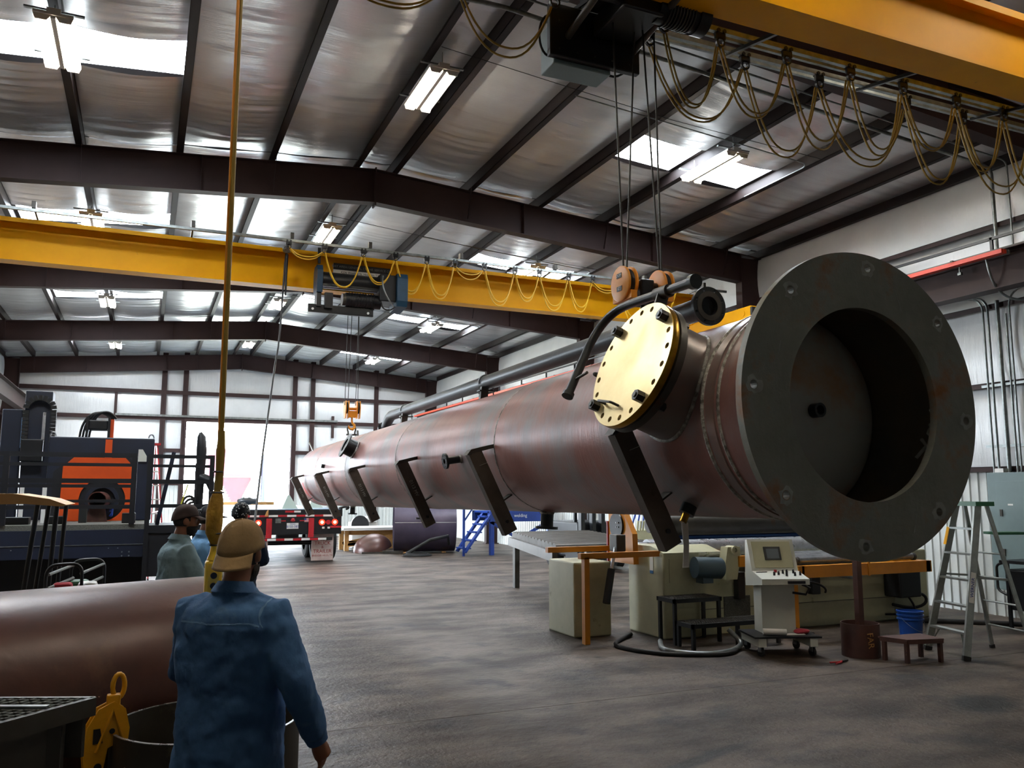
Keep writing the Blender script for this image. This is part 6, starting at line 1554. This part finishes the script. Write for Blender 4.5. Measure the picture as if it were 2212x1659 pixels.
    # collar
    MB().lathe([(.063*k, 0), (.072*k, .002*k), (.070*k, .045*k), (.090*k, .012*k), (.096*k, .0), (.088*k, .0), (.068*k, .035*k)], o=Vector((0, -.004, 1.462))*k, d=(0, .12, 1), n=28, closed=True).build('collar', shirt, sh, smooth=60)
    # trousers
    q = MB(); loft(q, [(0, 0, z*k, rx*k, ry*k) for z, rx, ry in ((.78, .172, .118), (.88, .170, .118), (.96, .165, .115))])
    for s in (-1, 1): q.tube([Vector((s*.088, 0, .84))*k, Vector((s*.095, .01, .48))*k, Vector((s*.10, -.005, .06))*k], [.100*k, .080*k, .068*k], 18)
    tr = q.build('trousers', trousers, t, smooth=60); weld_skin(tr, vox*1.3, 4)
    for s in (-1, 1):
        q = MB().tube([Vector((s*.10, -.07, .055))*k, Vector((s*.105, .05, .055))*k, Vector((s*.115, .19, .038))*k], [.050*k, .052*k, .036*k], 16).tube([Vector((s*.10, -.015, .03))*k, Vector((s*.10, -.01, .16))*k], [.058*k, .056*k], 16)
        q.v = [(v[0], v[1], max(v[2], .002)) for v in q.v]
        bo = q.build('boot', 'boot', t, smooth=60)
    if hair:
        h = MB(); q = MB().sphere((0, 0, 0), 1, 24, 16)
        for v in q.v: pass
        keep = [f for f in q.f if sum(q.v[i][1] for i in f)/len(f) < .35 - .9*max(0, -sum(q.v[i][2] for i in f)/len(f)) and sum(q.v[i][2] for i in f)/len(f) > -.62]
        h.add([HC + R @ (Vector((v[0]*.081, v[1]*.101, v[2]*.112 + .02))*k) for v in q.v], keep); h.build('hair', 'hair', t, smooth=60)
    if beard:
        q = MB().sphere((0, 0, 0), 1, 24, 16)
        keep = [f for f in q.f if sum(q.v[i][1] for i in f)/len(f) > -.55 and sum(q.v[i][2] for i in f)/len(f) < .25]
        MB().add([HC + R @ (Vector((v[0]*.066, v[1]*.068 + .034, v[2]*.072 - .058))*k) for v in q.v], keep).build('beard', 'hair', t, smooth=60)
    return t, hp, HC, R, k
def cap_shell(t, hp, mat, z0=.045, rx=.087, ry=.108, top=.118, bill=None, k=1.0, panels=True, flare=.0):
    """crown from the band up; bill: (direction sign +1 front / -1 back, length, droop)"""
    n, m = 28, 9; vs = []; fs = []
    for j in range(m+1):
        u = j/m; r = math.cos(u*PI/2)**.75; z = z0 + (top-z0)*math.sin(u*PI/2)
        for i in range(n):
            a = 2*PI*i/n; zz = z - (1-u)*(.035 if math.sin(a) < 0 else .0)*abs(math.sin(a))
            vs.append(hp(rx*r*math.cos(a), -.004 + ry*r*math.sin(a), zz + .02*0))
    for j in range(m):
        for i in range(n): fs.append((j*n+i, j*n+(i+1) % n, (j+1)*n+(i+1) % n, (j+1)*n+i))
    c = MB().add(vs, fs).build('cap', mat, t, smooth=60)
    so = c.modifiers.new('cloth', 'SOLIDIFY'); so.thickness = .004
    if panels:
        for a in [PI*i/3 for i in range(3)]:
            MB().tube([hp(rx*1.01*math.cos(a)*math.cos(u), -.004 + ry*1.01*math.sin(a)*math.cos(u), z0 + (top-z0)*1.01*math.sin(u)) for u in [PI*i/12 for i in range(2, 11)]], .0018, 6).build('cap_seam', mat, c, smooth=60)
    if bill:
        sg, ln, dr, wid = bill; vs = []; fs = []; N = 12; Kk = 5
        for j in range(Kk+1):
            for i in range(N+1):
                a = -wid + 2*wid*i/N; u = j/Kk
                x = rx*math.sin(a)*(1 + .05*u); y = ry*math.cos(a) + ln*u*(math.cos(a*.9))
                zb = z0 - (.035*abs(math.cos(a)) if sg < 0 else 0)
                vs.append(hp(x, -.004 + sg*y, zb + .004 - dr*u - .012*(math.sin(a)**2)*u*1.2))
        for j in range(Kk):
            for i in range(N): q = j*(N+1)+i; fs.append((q, q+1, q+N+2, q+N+1))
        bl = MB().add(vs, fs).build('cap_bill', mat, c, smooth=60)
        so = bl.modifiers.new('cloth', 'SOLIDIFY'); so.thickness = .005
    return c

# man in front, seen from behind, looking to the right
t, hp, HC, R, k = person('person', 'man in denim shirt and tan backward cap standing in front with his back to us', (.365, 3.66, 0), -36, 'denim_shirt', 'jeans', 8,
    ((-.205, -.01, 1.405), (-.245, .06, 1.13), (-.16, .25, 1.00)), ((.205, -.015, 1.405), (.30, -.03, 1.12), (.35, .07, .885)), H=1.72, belly=1.16, bulk=1.13, beard=True, vox=.010, shirt_hem=.74)
cap_shell(t, hp, 'cap_tan', z0=.025, rx=.094, ry=.115, top=.146, bill=(-1, .050, .050, 1.0))
shirt = [c for c in t.children if c.name.startswith('shirt')][0]
# yoke seam across the upper back, shoulder seam and sleeve buttons
MB().tube([(x*k, (-.123 + .35*abs(x)**2 + .02*abs(x))*k - .022, (1.352 + .05*abs(x))*k) for x in [-.19 + .38*i/16 for i in range(17)]], .0035, 6).build('yoke_seam', 'denim_seam', shirt, smooth=60)
MB().tube([(.185*k + .012*math.cos(a), -.01 + .085*math.cos(a)*k - .01, (1.385 + .085*math.sin(a))*k) for a in [PI*.45 + PI*.75*i/12 for i in range(13)]], .0032, 6).build('armhole_seam', 'denim_seam', shirt, smooth=60)
E_, W_ = Vector((.30, -.03, 1.12))*k, Vector((.35, .07, .885))*k
for u in (.86, .93):
    p = E_.lerp(W_, u); MB().sphere(p + Vector((-.012, -.045, .0)), .007, 10, 8).build('button', 'galv', shirt, smooth=60)
for o in shirt.children:
    if 'seam' in o.name:
        m_ = o.modifiers.new('lie_on_cloth', 'SHRINKWRAP'); m_.target = shirt; m_.wrap_method = 'NEAREST_SURFACEPOINT'; m_.wrap_mode = 'ABOVE_SURFACE'; m_.offset = .0015
# man with folded arms
t, hp, HC, R, k = person('person', 'man in grey-blue shirt and brown cap with folded arms behind the brown pipe', (.30, 7.55, 0), -78, 'grey_shirt', 'jeans', -4,
    ((-.205, 0, 1.40), (-.24, .12, 1.14), (-.02, .25, 1.16)), ((.205, 0, 1.40), (.25, .10, 1.13), (.03, .27, 1.19)), H=1.74, belly=1.25, bulk=1.12, cap=True, beard=True, vox=.013,
    handL=((1, .1, .1), (0, -1, .3), .7), handR=((-1, .0, .1), (0, -1, .3), .7), shirt_hem=.72)
cap_shell(t, hp, 'cap_brown', z0=.035, rx=.090, ry=.110, top=.142, bill=(1, .075, .025, 1.0))
for s in (-1, 1): MB().box(-.01, .01, -.01, .01, -.01, .01)
gl = MB()
for s in (-1, 1): gl.tube([hp(s*.035 + .026*math.cos(a), .112, .078 + .016*math.sin(a)) for a in [2*PI*i/14 for i in range(14)]], .0035, 6, closed=True)
gl.tube([hp(x, .115, .082) for x in (-.012, 0, .012)], .003, 6)
gl.build('sunglasses', 'black', t, smooth=60)
# man in light blue shirt
t, hp, HC, R, k = person('person', 'man in light blue shirt and dark cap half hidden by the yellow pendant', (.56, 8.6, 0), -70, 'light_shirt', 'jeans', -10,
    ((-.205, 0, 1.40), (-.25, .03, 1.12), (-.22, .10, .87)), ((.205, 0, 1.40), (.255, .02, 1.12), (.235, .10, .87)), H=1.72, skin='skin_light', belly=1.1, vox=.014)
cap_shell(t, hp, 'cap_grey', z0=.035, rx=.090, ry=.110, top=.140, bill=(1, .075, .02, 1.0))
# man in navy shirt and patterned head scarf, back to us
t, hp, HC, R, k = person('person', 'man in navy shirt and black dotted head scarf facing the truck', (.96, 9.4, 0), -12, 'navy_shirt', 'jeans', -28,
    ((-.205, 0, 1.40), (-.25, .04, 1.13), (-.12, .24, 1.05)), ((.205, 0, 1.40), (.25, .06, 1.13), (.15, .27, 1.08)), H=1.74, vox=.014)
c = cap_shell(t, hp, 'bandana', z0=.01, rx=.088, ry=.108, top=.136, panels=False)
rr2 = random.Random(4); dots = MB()
for i in range(90):
    a = rr2.random()*2*PI; u = rr2.random()*1.25; r = math.cos(u)**.75
    z0_ = .01 + .126*math.sin(u) - (1-u/(PI/2))*(.035 if math.sin(a) < 0 else 0)*abs(math.sin(a))
    p = hp(.0905*r*math.cos(a), -.004 + .1105*r*math.sin(a), z0_); dots.sphere(p, .006, 6, 4)
dots.build('dot_print', 'bandana_dot', c, smooth=60, kind='stuff')
